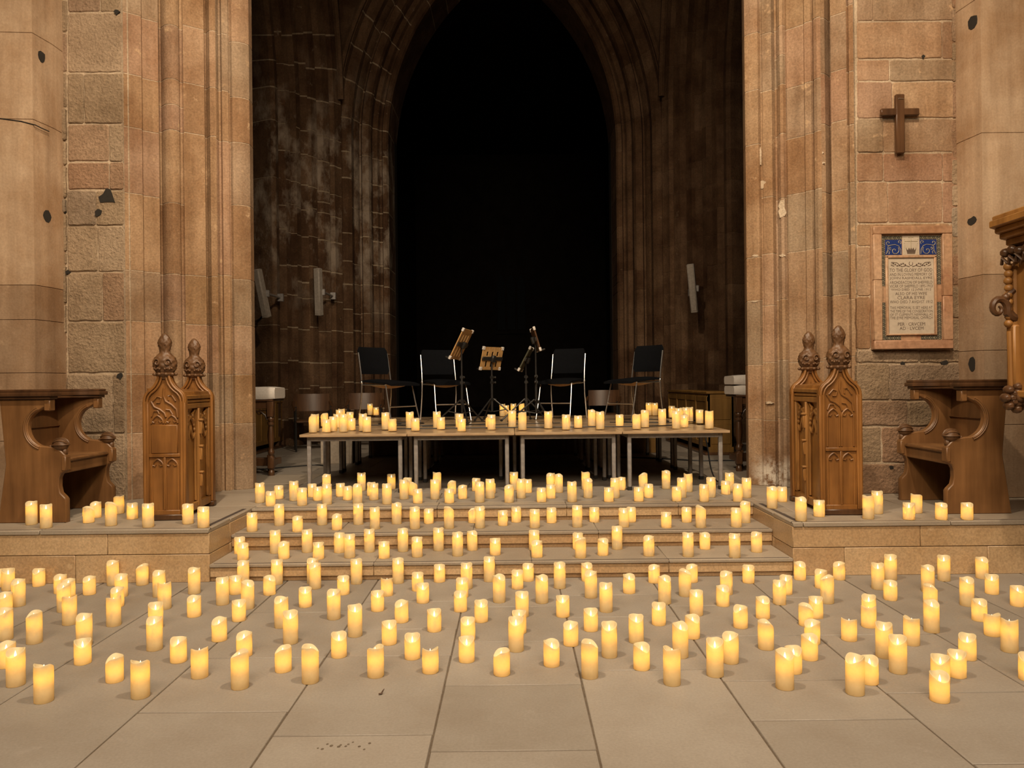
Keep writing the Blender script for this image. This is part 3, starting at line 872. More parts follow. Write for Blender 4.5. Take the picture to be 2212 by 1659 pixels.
for r in range(4):
    for c in range(4):
        loc = (-1.885 + c * TW - (.07 if r else 0) + (.05 if r else 0) * 0, 6.80 + r * TD, PLAT)
        lab = 'low steel-legged wooden table in the %s, %s from the left' % (ROWN[r], ORD[c])
        if r == c == 0:
            T0.location = loc; T0['label'] = lab; T0['group'] = 'low tables pushed together as a stage'
        else:
            dup(T0, loc, 0, lab, 'low tables pushed together as a stage')

# ---------------------------------------------------------------- musicians' chairs
def chair():
    t = thing('padded_chair', '', 'chair')
    b = MB()
    n = 9
    rings = []
    for j in range(7):
        y = .20 - .45 * j / 6
        zt = .455 + .012 * math.cos(j * .6) - (.02 if j == 6 else 0)
        ring = [(-.215 + .43 * i / (n - 1), y, zt + .022 - .014 * ((i - 4) / 4) ** 2) for i in range(n)] + [(.215 - .43 * i / (n - 1), y, zt - .012) for i in range(n)]
        rings.append(ring)
    b.grid(rings, True, cap=True); obj('seat', b, M_FABRIC, t)
    u = MB(); rings = []
    for j in range(7):
        y = .16 - .33 * j / 6
        ring = [(-.19 + .38 * i / 8, y, .446) for i in range(9)] + [(.19 - .38 * i / 8, y, .434 - .050 * (1 - ((i - 4) / 4) ** 2) * math.sin(PI * (.12 + .80 * j / 6)) ** .5) for i in range(9)]
        rings.append(ring)
    u.grid(rings, True, cap=True); o = obj('seat_shell', u, M_BIRCH, t); o['label'] = 'pale plywood underside of the seat'
    k = MB(); rings = []
    for j in range(8):
        z = .545 + .30 * j / 7
        w = .205 - (.02 if j in (0, 7) else 0)
        yb = .215 + (z - .5) * .16
        bow = lambda i: .030 * (1 - ((i - 4) / 4) ** 2)
        th = .008 if j in (0, 7) else .018
        rings.append([(-w + 2 * w * i / 8, yb - th + bow(i), z) for i in range(9)] + [(w - 2 * w * i / 8, yb + th + bow(i), z) for i in range(9)])
    k.grid(rings, True, cap=True); obj('backrest', k, M_FABRIC, t)
    for sx in (-1, 1):
        g = MB(); g.tube([(sx * .225, .255, 0), (sx * .223, .225, .16), (sx * .221, .205, .30), (sx * .219, .20, .44), (sx * .215, .215, .56), (sx * .213, .255, .78)], .0085, 8)
        g.ball((sx * .22, .20, .455), .016, 8)
        obj('leg', g, M_CHROME, t)
        g = MB(); g.tube([(sx * .215, -.255, 0), (sx * .205, -.19, .24), (sx * .198, -.15, .425)], .0075, 8)
        g.ball((sx * .198, -.15, .43), .013, 8)
        obj('leg', g, M_CHROME, t)
        g = MB(); g.tube([(sx * .216, .20, .43), (sx * .205, .02, .425), (sx * .198, -.15, .425)], .0075, 8)
        obj('seat_rail', g, M_CHROME, t)
    g = MB(); g.tube([(-.207, -.205, .19), (.207, -.205, .19)], .007, 8)
    obj('stretcher', g, M_CHROME, t)
    return t
CH = [((-1.34, 8.42), 53, 'black padded chair with chrome legs, far left of the four on the stage'),
      ((-.79, 9.15), 27, 'black padded chair with chrome legs, left of the empty stage centre, behind leaning stand'),
      ((.585, 9.2), -27, 'black padded chair with chrome legs, right of the empty stage centre'),
      ((1.36, 8.65), -53, 'black padded chair with chrome legs, far right of the four on the stage')]
C0 = chair()
for i, ((x, y), a, lab) in enumerate(CH):
    if i == 0:
        C0.location = (x, y, STAGE); C0.rotation_euler = (0, 0, math.radians(a)); C0['label'] = lab; C0['group'] = "musicians' chairs on the stage"
    else:
        dup(C0, (x, y, STAGE), math.radians(a), lab, "musicians' chairs on the stage")

# ---------------------------------------------------------------- music stands
def music_stand(label, x, y, rz, h, w, bh, tilt, board, slots, legrot):
    t = thing('music_stand', label, 'music stand', (x, y, STAGE), math.radians(rz), 'music stands on the stage')
    p = MB()
    p.tube([(0, 0, .10), (0, 0, .52)], .014, 10); p.tube([(0, 0, .50), (0, 0, h)], .010, 10)
    obj('pole', p, M_BLACKM, t)
    for z in (.50, .44, .24):
        k = MB()
        k.tube([(-.012, 0, z), (.014, 0, z)], .020, 10)
        k.tube([(.01, 0, z), (.042, -.01, z)], .008, 8); k.ball((.045, -.012, z), .014, 8)
        obj('clamp_knob', k, M_BLACKM, t)
    for i in range(3):
        a = math.radians(legrot - rz + 120 * i)
        d = Vector((math.cos(a), math.sin(a), 0))
        g = MB()
        g.tube([d * .02 + Vector((0, 0, .25)), d * .30 + Vector((0, 0, .012))], .009, 8)
        g.tube([Vector((0, 0, .10)) + d * .012, d * .165 + Vector((0, 0, .125))], .006, 6)
        g.ball(d * .30 + Vector((0, 0, .014)), (.018, .018, .014), 8)
        obj('leg', g, M_BLACKM, t)
    R = Matrix.Translation((0, 0, h)) @ Matrix.Rotation(math.radians(tilt), 4, 'X')
    b = MB(R)
    if slots:
        n = 3; sw = .03; z1, z2 = -.035, .035
        cs = [-w / 2]
        for i in range(n):
            c = -w / 4 + w / 2 * i / (n - 1)
            cs += [c - sw / 2, c + sw / 2]
        cs.append(w / 2)
        for i, (a, c) in enumerate(zip(cs, cs[1:])):
            if i % 2 == 0:
                b.box(a, c, -.006, .006, -bh / 2, bh / 2, .001)
            else:
                for z0, zz in ((-bh / 2, -bh / 2 + .035), (-.03, .03), (bh / 2 - .055, bh / 2)):
                    b.box(a, c, -.006, .006, z0, zz, .001)
    else:
        b.box(-w / 2, w / 2, -.009, .009, -bh / 2, bh / 2, .006)
    obj('board', b, board, t)
    m = MB(R)
    m.box(-w / 2, w / 2, -.022, -.007, -.022, .022, .004)
    m.box(-.03, .03, -.05, -.007, -.04, .04, .008)
    m.box(-w / 2, w / 2, .005, .05, -bh / 2 - .006, -bh / 2 + .012, .003)
    obj('support_bar', m, M_BLACKM, t)
    c = MB(R)
    for sx in (-1, 1):
        for sz in (-1, 1):
            c.box(sx * (w / 2 - .03), sx * (w / 2 + .006), -.013, .013, sz * (bh / 2 - .035), sz * (bh / 2 + .006), .004)
    o = obj('corner_clip', c, M_WHITE, t); o['label'] = 'white clip on the board corners'
    return t
music_stand('music stand with steep orange wooden board, nearest to the far left chair', -.55, 8.45, 78, .86, .40, .36, 27, M_BIRCH, True, 285)
music_stand('low music stand with slotted orange board turned towards the audience', -.235, 9.0, 48, .72, .34, .27, 14, M_BIRCH, True, 230)
music_stand('shorter of two edge-on music stands, with olive green board', .16, 8.75, 84, .70, .38, .30, 28, M_OLIVE, False, 200)
music_stand('taller of two edge-on music stands, with dark brown board', .262, 8.40, -86, .90, .36, .26, 16, M_DARKOAK, False, 300)

# ---------------------------------------------------------------- cables
def cable(name, label, pts, r=.006, n=8):
    P = [Vector(p) for p in pts]; out = []
    for i in range(len(P) - 1):
        p0, p1, p2, p3 = P[max(i - 1, 0)], P[i], P[i + 1], P[min(i + 2, len(P) - 1)]
        for k in range(n):
            u = k / n
            out.append(.5 * ((2 * p1) + (p2 - p0) * u + (2 * p0 - 5 * p1 + 4 * p2 - p3) * u * u + (3 * p1 - p0 - 3 * p2 + p3) * u ** 3))
    out.append(P[-1])
    m = MB(); m.tube(out, r, 6)
    tag(obj(name, m, M_BLACK), label, 'cable')
z = STAGE + .006
z2 = z + .0125
cable('cable', 'black cable running along the front of the stage behind the candles', [(-1.2, 8.3, z), (-1.25, 7.5, z), (-1.0, 7.32, z), (-.4, 7.36, z), (.2, 7.34, z), (.9, 7.30, z), (1.45, 7.38, z), (1.72, 7.7, z), (1.80, 8.3, z)])
cable('cable', 'looped black cable under the far right padded chair', [(1.0, 7.9, z2), (1.3, 7.75, z2), (1.6, 7.9, z2), (1.55, 8.35, z2), (1.2, 8.3, z2), (1.15, 8.0, z2), (1.45, 7.72, z2), (1.86, 7.82, z2)], .005)
cable('cable', 'looped black cable under the far left padded chair', [(-1.75, 7.9, z2), (-1.3, 7.8, z2), (-.95, 7.95, z2), (-1.0, 8.2, z2), (-1.4, 8.05, z2), (-1.0, 7.62, z2), (-.55, 7.8, z2)], .005)
cable('cable', 'black cable lying around the base of the leaning music stand', [(-.9, 7.7, z), (-.5, 7.85, z), (-.2, 8.2, z), (-.35, 8.6, z), (-.6, 8.2, z), (-.3, 7.9, z), (.1, 8.0, z), (.5, 8.1, z)], .005)
zf = PLAT + .007
cable('cable', 'black cable crossing the stone floor between side table and wooden box', [(-3.0, 8.75, zf), (-2.7, 9.05, zf), (-2.4, 9.28, zf), (-2.26, 9.20, zf)], .009)
cable('cable', 'black cable on the floor behind the stage legs near right choir desk', [(1.3, 9.9, zf), (1.75, 9.7, zf), (2.2, 9.35, zf), (2.6, 9.3, zf), (3.0, 9.25, zf)], .011)
cable('cable', 'black cable hanging down beside the right end leg of the stage', [(1.90, 8.2, STAGE + .008), (1.945, 7.95, STAGE + .005), (1.965, 7.8, .70), (1.955, 7.62, .48), (1.98, 7.55, zf), (1.96, 7.35, zf), (2.02, 7.25, zf), (2.06, 7.45, zf)], .008)

# ---------------------------------------------------------------- side tables behind the piers with folded white cloths
def side_table(label, x, y, s, cloth_label, ch):
    t = thing('side_table', label, 'table', (x, y, PLAT))
    top = .82 if s < 0 else .815
    b = MB()
    b.box(-s * .035 * 1, s * .85, -.045, .36, top - .02, top, .006)
    b.box(0, s * .80, -.02, .02, top - .10, top - .02, .004)
    obj('tabletop', b, M_DARKOAK, t)
    for lx0 in (0, s * .78):
        for ly in (0, .30):
            lx = lx0 + (s * .10 if ly else 0)
            g = MB()
            g.box(lx - .036, lx + .036, ly - .036, ly + .036, top - .19, top - .02, .006)
            g.lathe([(.030, .0), (.036, .02), (.032, .045), (.022, .06), (.034, .075)], 14, (lx, ly, 0))
            g.box(lx - .034, lx + .034, ly - .034, ly + .034, .075, .20, .008)
            g.lathe([(.030, .20), (.018, .215), (.034, .235), (.036, .26), (.020, .285), (.022, .30), (.030, .36), (.033, .42), (.027, .49), (.021, .53), (.034, .545), (.034, .56), (.020, .575), (.036, .60), (.034, .62), (.022, .635)], 14, (lx, ly, 0))
            obj('leg', g, M_DARKOAK, t)
    r = MB()
    r.box(0, s * .78, .12, .18, .09, .18, .005)
    for lx in (0, s * .78):
        r.box(lx - .02, lx + .02, 0, .30, .10, .17, .004)
    obj('stretcher', r, M_DARKOAK, t)
    c = MB()
    for k in range(2):
        x0 = s * (.05 + .0 * k)
        c.tube([(s * (.05), -.005, top - .12), (s * .12, -.005, top - .115), (s * .15, -.005, top - .14), (s * .13, -.005, top - .165), (s * .10, -.005, top - .15)], .008, 6)
        c.tube([(s * .04, -.005, top - .22), (s * .06, -.005, top - .17), (s * .11, -.005, top - .13), (s * .22, -.005, top - .115)], .010, 6)
    c.tube([(s * .20, -.005, top - .12), (s * .26, -.005, top - .15), (s * .24, -.005, top - .18), (s * .20, -.005, top - .16)], .008, 6)
    obj('carved_bracket', c, M_DARKOAK, t)
    d = MB()
    n = 2 if ch > .15 else 1
    for k in range(n):
        z0, z1 = .82 - .82 + top + k * ch / n + .0015, top + (k + 1) * ch / n
        rings = []
        for j in range(9):
            u = -s * .055 + s * .86 * j / 8
            w = .012 * math.sin(j * 1.7 + k)
            rr = .02 if j in (0, 8) else 0.0
            pts = []
            for yy, zz in ((-.06, z0 + .02), (-.05, z0), (.34, z0), (.36, z0 + .02), (.36, z1 - .02), (.34, z1), (.14, z1 + w * .3), (-.04, z1), (-.06, z1 - .025)):
                pts.append((u, yy + w * .3 + (.02 if yy < 0 else -.02) * (rr > 0), zz + (-rr * .6 if zz > (z0 + z1) / 2 else rr * .3)))
            rings.append(pts)
        d.grid(rings, True, cap=True)
    o = obj('folded_cloth', d, M_CLOTH)
    o.location = (x, y, PLAT)
    tag(o, cloth_label, 'cloth')
side_table('dark oak side table with turned legs half hidden by the left pier', -2.60, 8.30, -1, 'folded white cloth on the side table by the left pier', .135)
side_table('dark oak side table with turned legs half hidden by the right pier', 2.42, 8.25, 1, 'thick double-folded white cloth on the side table by the right pier', .215)

# ---------------------------------------------------------------- dim furniture of the crossing
def choir_desk(label, x, y0, y1, s, thick, h, ends=True):
    """Panelled front that faces s along x."""
    t = thing('choir_desk', label, 'desk', (x, y0, PLAT))
    L = y1 - y0
    b = MB()
    b.box(0, -s * .035, 0, L, .10, h, .004)
    b.box(0, -s * thick, 0, .04, .0, h, .004); b.box(0, -s * thick, L - .04, L, 0, h, .004)
    b.box(-s * (thick - .03), -s * thick, 0, L, .10, h, .004)
    obj('body', b, M_PANEL, t)
    r = MB()
    r.box(s * .018, -s * (thick + .02), -.02, L + .02, h, h + .035, .008)
    r.box(s * .012, -s * .02, 0, L, h - .10, h - .03, .005)
    r.box(s * .012, -s * .02, 0, L, .10, .17, .005)
    obj('rail', r, M_PANEL, t)
    n = max(2, int(L / .55))
    for i in range(n + 1):
        q = MB(); yy = i * (L - .07) / n
        q.box(s * .014, -s * .02, yy, yy + .07, .10, h - .03, .006)
        obj('stile', q, M_PANEL, t)
    e = MB()
    e.box(-s * .04, -s * (thick - .04), -.008, .02, h - .34, h - .06, .006)
    e.box(-s * .04, -s * (thick - .04), -.008, .02, .14, h - .40, .006)
    obj('end_field', e, M_PANEL, t)
    p = MB(); p.box(s * .05, -s * (thick + .06), -.04, L + .04, 0, .035, .006)
    obj('plinth', p, M_DARKOAK, t)
choir_desk('panelled oak choir desk seen past the left pier', -3.66, 9.9, 12.6, 1, .34, .80)
choir_desk('panelled oak choir desk behind the right end of the stage', 2.56, 10.1, 12.6, -1, .34, .80)

def armchair():
    t = thing('wooden_armchair', '', 'chair')
    b = MB(); rings = []
    for j in range(5):
        z = .58 + .26 * j / 4
        rings.append([(-.26 + .52 * i / 8, .22 - .06 * ((i - 4) / 4) ** 2 + .03 * j / 4, z) for i in range(9)] + [(.26 - .52 * i / 8, .245 - .06 * ((i - 4) / 4) ** 2 + .03 * j / 4, z) for i in range(9)])
    b.grid(rings, True, cap=True); obj('backrest', b, M_DARKOAK, t)
    q = MB(); q.box(-.25, .25, -.24, .22, .42, .46, .012); obj('seat', q, M_DARKOAK, t)
    for sx in (-1, 1):
        a = MB(); a.tube([(sx * .27, .18, .72), (sx * .28, .05, .68), (sx * .27, -.18, .64), (sx * .25, -.22, .62)], .022, 8); obj('arm', a, M_DARKOAK, t)
        for y in (-.21, .19):
            l = MB(); l.tube([(sx * .25, y, 0), (sx * .25, y, .66)], .014, 8); obj('leg', l, M_BLACKM, t)
    return t
A0 = armchair()
for i, (x, y, a, lab) in enumerate([(-2.98, 11.5, 18, 'wooden armchair in the dark left of the stage, nearest to the choir desk'), (-2.30, 12.05, 8, 'wooden armchair in the dark behind the far left padded chair'), (1.5, 12.75, -12, 'wooden armchair in the dark behind the far right padded chair')]):
    if i == 0:
        A0.location = (x, y, PLAT); A0.rotation_euler = (0, 0, math.radians(a)); A0['label'] = lab; A0['group'] = 'armchairs in the dark crossing'
    else:
        dup(A0, (x, y, PLAT), math.radians(a), lab, 'armchairs in the dark crossing')

bx = MB()
bx.box(-.155, .155, 0, .32, 0, .30, .004)
for sx in (-1, 1):
    bx.box(sx * .155, sx * .195, -.01, .34, 0, .44, .004)
bx.box(-.15, .15, .02, .30, .30, .315, .003)
o = obj('kneeling_stool', bx, M_STOOL); o.location = (-2.16, 9.46, PLAT)
tag(o, 'pale wooden kneeling stool standing under the left end of the stage', 'stool')
dz = MB()
for i in range(4):
    dz.box(-1.95 + i * .98, -1.95 + i * .98 + .975, 10.5, 11.6, PLAT, PLAT + .24, .006, 0, .5)
o = obj('wooden_dais', dz, M_PANEL); tag(o, 'low brown wooden dais behind the stage legs', 'platform')

# column loudspeakers on the far piers
def loudspeaker(label, px, py, y, h, lean, tilt, wall_y):
    c = at(px, py, y)
    t = thing('column_loudspeaker', label, 'loudspeaker', tuple(c), 0, 'column loudspeakers on the crossing piers')
    R = Matrix.Rotation(math.radians(lean), 4, 'Y') @ Matrix.Rotation(math.radians(tilt), 4, 'X') @ Matrix.Rotation(math.radians(-22), 4, 'Z')
    b = MB(R); b.box(-.055, .055, -.05, .05, -h / 2, h / 2, .012); obj('cabinet', b, M_SPEAKER, t)
    g = MB(R); g.box(-.042, .042, -.056, -.045, -h / 2 + .03, h / 2 - .03, .004); obj('grille', g, M_SPEAKER, t)
    k = MB(); k.box(.03, .10, .0, .05, -.05, .05, .006); k.tube([(.07, .02, 0), (.10, wall_y - y, 0)], .018, 8); k.box(.06, .15, wall_y - y - .02, wall_y - y + .04, -.06, .06, .006)
    obj('bracket', k, M_GREY, t)
loudspeaker('pale column loudspeaker tilted beside the edge of the left near pier', 566, 634, 11.35, .72, -8, 10, 11.9)
loudspeaker('dim column loudspeaker standing upright on the left far pier', 688, 631, 12.35, .76, 0, 4, 12.9)
loudspeaker('pale column loudspeaker tilted on the right far pier', 1496, 623, 12.0, .76, -7, 10, 12.55)

# ---------------------------------------------------------------- wooden cross and memorial tablet on the right wall
Y = 6.478
q = lambda px, py: at(px, py, Y)
t = thing('wooden_cross', 'plain dark wooden cross fixed to the right stone wall', 'cross', tuple(at(1941, 269, Y)))
c0 = at(1941, 269, Y)
u = MB(); a, b = q(1932.5, 333), q(1950, 206)
u.box(a.x - c0.x, b.x - c0.x, -.035, .0, a.z - c0.z, b.z - c0.z, .006); obj('upright', u, M_DARKOAK, t)
u = MB(); a, b = q(1900, 252), q(1982, 236)
u.box(a.x - c0.x, b.x - c0.x, -.034, -.002, a.z - c0.z, b.z - c0.z, .006); obj('crossbar', u, M_DARKOAK, t)
u = MB(); a = q(1942, 217); u.tube([(a.x - c0.x - .022, -.037, a.z - c0.z + .004), (a.x - c0.x + .02, -.037, a.z - c0.z)], .004, 6); obj('hanging_wire', u, M_CHROME, t)

k = 0.66 / 955.0
P0 = at(1968, 622, 6.47)
def pl(x, z):            # drawing units of the tablet -> local metres
    return ((x - 537) * k, (825 - z) * k)
M_ALAB = stone('alabaster', [(0.42, 0.25, 0.15), (0.54, 0.36, 0.23), (0.48, 0.28, 0.18)], (.78, .66, .58), (0.34, 0.17, 0.10), .05, 30, .35, .5, .58)
M_SLAB = plain('pale_marble', (0.50, 0.415, 0.32), 0.45, 0, .4, .08)
M_LETTER = plain('incised_lettering', (0.10, 0.065, 0.045), 0.7)
M_BLUE = plain('blue_mosaic', (0.016, 0.035, 0.16), 0.35, 0, .5, .5, 220)
M_GOLD = plain('gold_mosaic', (0.36, 0.30, 0.19), 0.35, 0, .5, .3, 200)
M_TILE = plain('cream_mosaic', (0.24, 0.205, 0.14), 0.4, 0, .5, .4, 250)
M_TESS = plain('dark_mosaic', (0.07, 0.065, 0.05), 0.4, 0, .5, .4, 300)
t = thing('memorial_tablet', 'alabaster memorial tablet with blue mosaic and inscription on the right wall', 'plaque', tuple(P0))
def rect(mb, x0, x1, z0, z1, d0, d1, b=.003, mi=0, tt=.5):
    a, c = pl(x0, z0), pl(x1, z1)
    mb.box(a[0], c[0], -d1, -d0, a[1], c[1], b, mi, tt)
f = MB()
rect(f, 60, 1015, 80, 1570, -.03, .010, .002, 0, .3)
rect(f, 60, 1015, 80, 178, .010, .042, .006, 0, .1); rect(f, 60, 1015, 1462, 1570, .010, .042, .006, 0, .9)
rect(f, 60, 163, 178, 730, .010, .040, .005, 0, .6); rect(f, 60, 163, 732, 1462, .010, .040, .005, 0, .4)
rect(f, 895, 1015, 178, 930, .010, .040, .005, 0, .2); rect(f, 895, 1015, 932, 1462, .010, .040, .005, 0, .7)
fo = obj('frame', f, M_ALAB, t)
g = MB()
for (x0, x1, z0, z1) in ((217, 250, 440, 1395), (805, 835, 440, 1395), (217, 835, 430, 465), (217, 835, 1383, 1402)):
    rect(g, x0, x1, z0, z1, .010, .026, .005, 0, .5)
obj('inner_border', g, M_ALAB, t)
m = MB()
M2 = [(165, 215, 195, 800), (165, 215, 1000, 1455), (843, 893, 195, 785), (843, 893, 1000, 1455), (215, 420, 195, 238), (636, 843, 195, 238), (215, 400, 1408, 1455), (645, 843, 1408, 1455)]
for (x0, x1, z0, z1) in M2:
    rect(m, x0, x1, z0, z1, .008, .0125, .001, 0)
    vert = z1 - z0 > x1 - x0
    n = int(max(z1 - z0, x1 - x0) / 25)
    for i in range(n):
        c = ((x0 + x1) / 2, z0 + (i + .5) * (z1 - z0) / n) if vert else (x0 + (i + .5) * (x1 - x0) / n, (z0 + z1) / 2)
        w = 13 if i % 2 else 8
        a = pl(*c); ww = w * k
        m.prism([(a[0] - ww, a[1]), (a[0], a[1] - ww), (a[0] + ww, a[1]), (a[0], a[1] + ww)], lambda u, v, d: (u, d, v), -.0125, -.0133, 0, 1)
        for s in (-1, 1):
            e = pl(c[0] + s * 18, c[1] + 12) if vert else pl(c[0] + 12, c[1] + s * 18)
            m.prism([(e[0] - ww * .4, e[1] - ww * .4), (e[0] + ww * .4, e[1] - ww * .4), (e[0] + ww * .4, e[1] + ww * .4), (e[0] - ww * .4, e[1] + ww * .4)], lambda u, v, d: (u, d, v), -.0125, -.0132, 0, 1)
obj('mosaic_border', m, [M_TESS, M_TILE], t)
for s, cx in ((1, 319), (-1, 739)):
    b = MB(); rect(b, cx - 101, cx + 101, 242, 424, .008, .014, .001)
    po = obj('mosaic_panel', b, M_BLUE, t)
    sc = MB()
    L = lambda x, z: (pl(cx + s * x, z)[0], -.0145, pl(cx + s * x, z)[1])
    sp = [L(14 + (8 + 6.0 * i) * .62 * math.cos(.5 * i), 372 - (8 + 6.0 * i) * .62 * math.sin(.5 * i)) for i in range(15)]
    sc.tube(sp, .0028, 5)
    for (ax, az, r0, tw) in ((-62, 280, 34, 1), (70, 272, 26, -1), (-70, 392, 24, -1), (-40, 345, 20, 1)):
        sc.tube([L(ax + r0 * (1 - i / 13) * math.cos(tw * .55 * i + 1), az + r0 * (1 - i / 13) * math.sin(tw * .55 * i + 1)) for i in range(12)], .0026, 5)
    sc.tube([L(-90, 415), L(-70, 370), L(-66, 320), L(-30, 305), L(20, 300), L(60, 315), L(86, 360), L(90, 415)], .0026, 5)
    obj('scrollwork', sc, M_GOLD, po)
b = MB(); rect(b, 427, 633, 195, 428, .008, .015, .001)
cp = obj('cross_panel', b, M_SLAB, t)
c = MB()
L = lambda x, z: (pl(x, z)[0], -.0155, pl(x, z)[1])
for pts, r in (([L(530, 210), L(530, 350)], .0022), ([L(450, 262), L(610, 262)], .0022), ([L(500, 215), L(560, 215)], .0018), ([L(455, 300), L(455, 425)], .0012), ([L(605, 300), L(605, 425)], .0012)):
    c.tube(pts, r, 5, 1)
for x, z in ((450, 240), (450, 285), (610, 240), (610, 285), (505, 215), (555, 215)):
    c.ball(L(x, z), .003, 6, 1)
c.prism([(pl(470, 350)[0], pl(470, 350)[1]), (pl(490, 372)[0], pl(490, 372)[1]), (pl(505, 340)[0], pl(505, 340)[1]), (pl(518, 368)[0], pl(518, 368)[1]), (pl(530, 335)[0], pl(530, 335)[1]), (pl(542, 368)[0], pl(542, 368)[1]), (pl(556, 340)[0], pl(556, 340)[1]), (pl(570, 372)[0], pl(570, 372)[1]), (pl(590, 350)[0], pl(590, 350)[1]), (pl(575, 412)[0], pl(575, 412)[1]), (pl(485, 412)[0], pl(485, 412)[1])], lambda u, v, d: (u, d, v), -.015, -.018, 0)
c.tube([L(485, 405), L(575, 405)], .003, 5, 1)
for x in (472, 505, 530, 556, 588):
    c.ball(L(x, 342), .0035, 6, 1)
obj('crown', c, [M_LETTER, M_GOLD], cp)
b = MB(); rect(b, 250, 806, 464, 1386, .008, .014, .002)
so = obj('inscription_slab', b, M_SLAB, t)
LINES = [('TO THE GLORY OF GOD', 590, 632, 517), ('AND IN LOVING MEMORY OF', 645, 680, 517), ('JOHN RASHDALL EYRE', 692, 730, 517), ('ARCHDEACON OF SHEFFIELD', 742, 777, 517), ('VICAR OF SHEFFIELD 1895-1913', 787, 823, 517), ('WHO DIED 12 JVNE 1912', 833, 868, 485), ('ALSO OF HIS WIFE', 878, 913, 385), ('CLARA EYRE', 925, 965, 335), ('WHO DIED 7 AVGVST 1912', 978, 1013, 517),
         ('THIS MEMORIAL IS SET HERE AT', 1050, 1082, 515), ('THE TIME OF THE CONSECRATION', 1093, 1125, 515), ('OF ST CLEMENTS NEWHALL AS', 1135, 1165, 515), ('THE EYRE MEMORIAL CHVRCH', 1172, 1205, 515), ('PER \u00b7 CRVCEM', 1245, 1285, 330), ('AD \u00b7 LVCEM', 1297, 1335, 290)]
ins = MB()
dg = bpy.context.evaluated_depsgraph_get()
for txt, z0, z1, wd in LINES:
    cu = bpy.data.curves.new('line', 'FONT'); cu.body = txt; cu.size = 1.0; cu.resolution_u = 2; cu.offset = 0.0
    ob = bpy.data.objects.new('line', cu); COL.objects.link(ob)
    bpy.context.view_layer.update()
    me = ob.evaluated_get(bpy.context.evaluated_depsgraph_get()).to_mesh()
    xs = [v.co.x for v in me.vertices]; ys = [v.co.y for v in me.vertices if True]
    x0, x1, y0, y1 = min(xs), max(xs), min(ys), max(ys)
    a0, a1 = pl(527 - wd / 2, z1), pl(527 + wd / 2, z0)
    ins.add([(a0[0] + (v.co.x - x0) / (x1 - x0) * (a1[0] - a0[0]), -.0146, a0[1] + (v.co.y - y0) / (y1 - y0) * (a1[1] - a0[1])) for v in me.vertices], [list(p.vertices) for p in me.polygons])
    ob.evaluated_get(bpy.context.evaluated_depsgraph_get()).to_mesh_clear()
    bpy.data.objects.remove(ob); bpy.data.curves.remove(cu)
L = lambda x, z: (pl(x, z)[0], -.0148, pl(x, z)[1])
for s in (-1, 1):                                                  # leafy scroll over the inscription
    ins.tube([L(527 + s * 15, 570), L(527 + s * 60, 555), L(527 + s * 110, 570), L(527 + s * 170, 520), L(527 + s * 235, 515), L(527 + s * 240, 550), L(527 + s * 205, 560)], .0026, 5)
    for i in range(7):
        ins.ball(L(527 + s * (70 + 24 * i), 545 - 14 * math.sin(i * 1.3)), (.008, .001, .006), 7)
ins.tube([L(527 + 22 * math.cos(a), 530 + 26 * math.sin(a)) for a in [-.5 + 4.6 * i / 12 for i in range(13)]], .0024, 5)
obj('lettering', ins, M_LETTER, so, normals=False)

# ---------------------------------------------------------------- carved pulpit at the right edge
t = thing('pulpit', 'tall golden oak pulpit with carved cornice standing beside the right pillar', 'pulpit', (3.16, 4.92, 0))
b = MB()
OCT = lambda g: [(.0 - g, 0 - .05), (.10, .0 + g), (.95, .0 + g), (1.05 + g, -.1), (1.05 + g, -.85), (.95, -.95 - g), (.10, -.95 - g), (-g, -.85)]
up = lambda u, v, d: (u, v, d)
b.prism(OCT(-.03), up, 1.24, 2.20, .004)
obj('body', b, M_GOLDOAK, t)
c = MB()
for z0, z1, g in ((2.16, 2.20, .03), (2.20, 2.235, .07), (2.235, 2.27, .10), (2.27, 2.315, .135), (2.315, 2.345, .115)):
    c.prism(OCT(g), up, z0, z1, .006)
obj('cornice', c, M_GOLDOAK, t)
f = MB()
for i in range(14):
    yy = -.02 - i * .07
    f.ball((-.012, yy, 2.12 + .012 * math.sin(i * 2)), (.035, .034, .03), 9); f.ball((.01, yy - .03, 2.075 + .01 * math.cos(i * 3)), (.03, .028, .024), 9)
    f.tube([(-.02, yy + .03, 2.05), (-.035, yy, 2.09), (-.02, yy - .03, 2.05), (-.01, yy, 2.03)], .010, 6)
obj('carved_frieze', f, M_DARKOAK, t)
g = MB()
for i in range(9):
    g.ball((-.01 + .004 * (i % 2), -.035, 2.03 - i * .045), (.026, .03, .026), 9)
g.tube([(.035, -.03, 2.05), (.035, -.03, 1.66)], .030, 8)
g.tube([(.02, -.03, 1.68), (.045, -.03, 1.62), (.05, -.03, 1.22)], .038, 8)
g.tube([(-.015, -.05, 1.62), (-.005, -.05, 1.22)], .016, 8)
g.box(-.005, .06, -.08, .0, 1.22, 1.66, .01)
obj('corner_shaft', g, M_GOLDOAK, t)
h = MB()
sp = [(-.075 + .062 * (1 - i / 22) * math.cos(.42 * i - .4), -.04, 1.765 + .075 * (1 - i / 22) * math.sin(.42 * i - .4)) for i in range(20)]
h.tube([(.04, -.04, 1.70), (.01, -.04, 1.71)] + sp, [.030, .030] + [.028 * (1 - i / 26) for i in range(20)], 8)
h.tube([(.02, -.04, 1.88), (-.03, -.04, 1.84), (-.02, -.04, 1.76), (.03, -.04, 1.70)], .022, 8)
h.ball((-.03, -.04, 1.835), (.026, .03, .026), 9)
obj('scroll_bracket', h, M_DARKOAK, t)
r = MB()
for i in range(16):
    a = 2 * PI * i / 8; rr = .07 if i < 8 else .035
    r.ball((.02 + rr * math.cos(a), -.06, 1.20 + rr * math.sin(a)), (.030, .045, .030), 9)
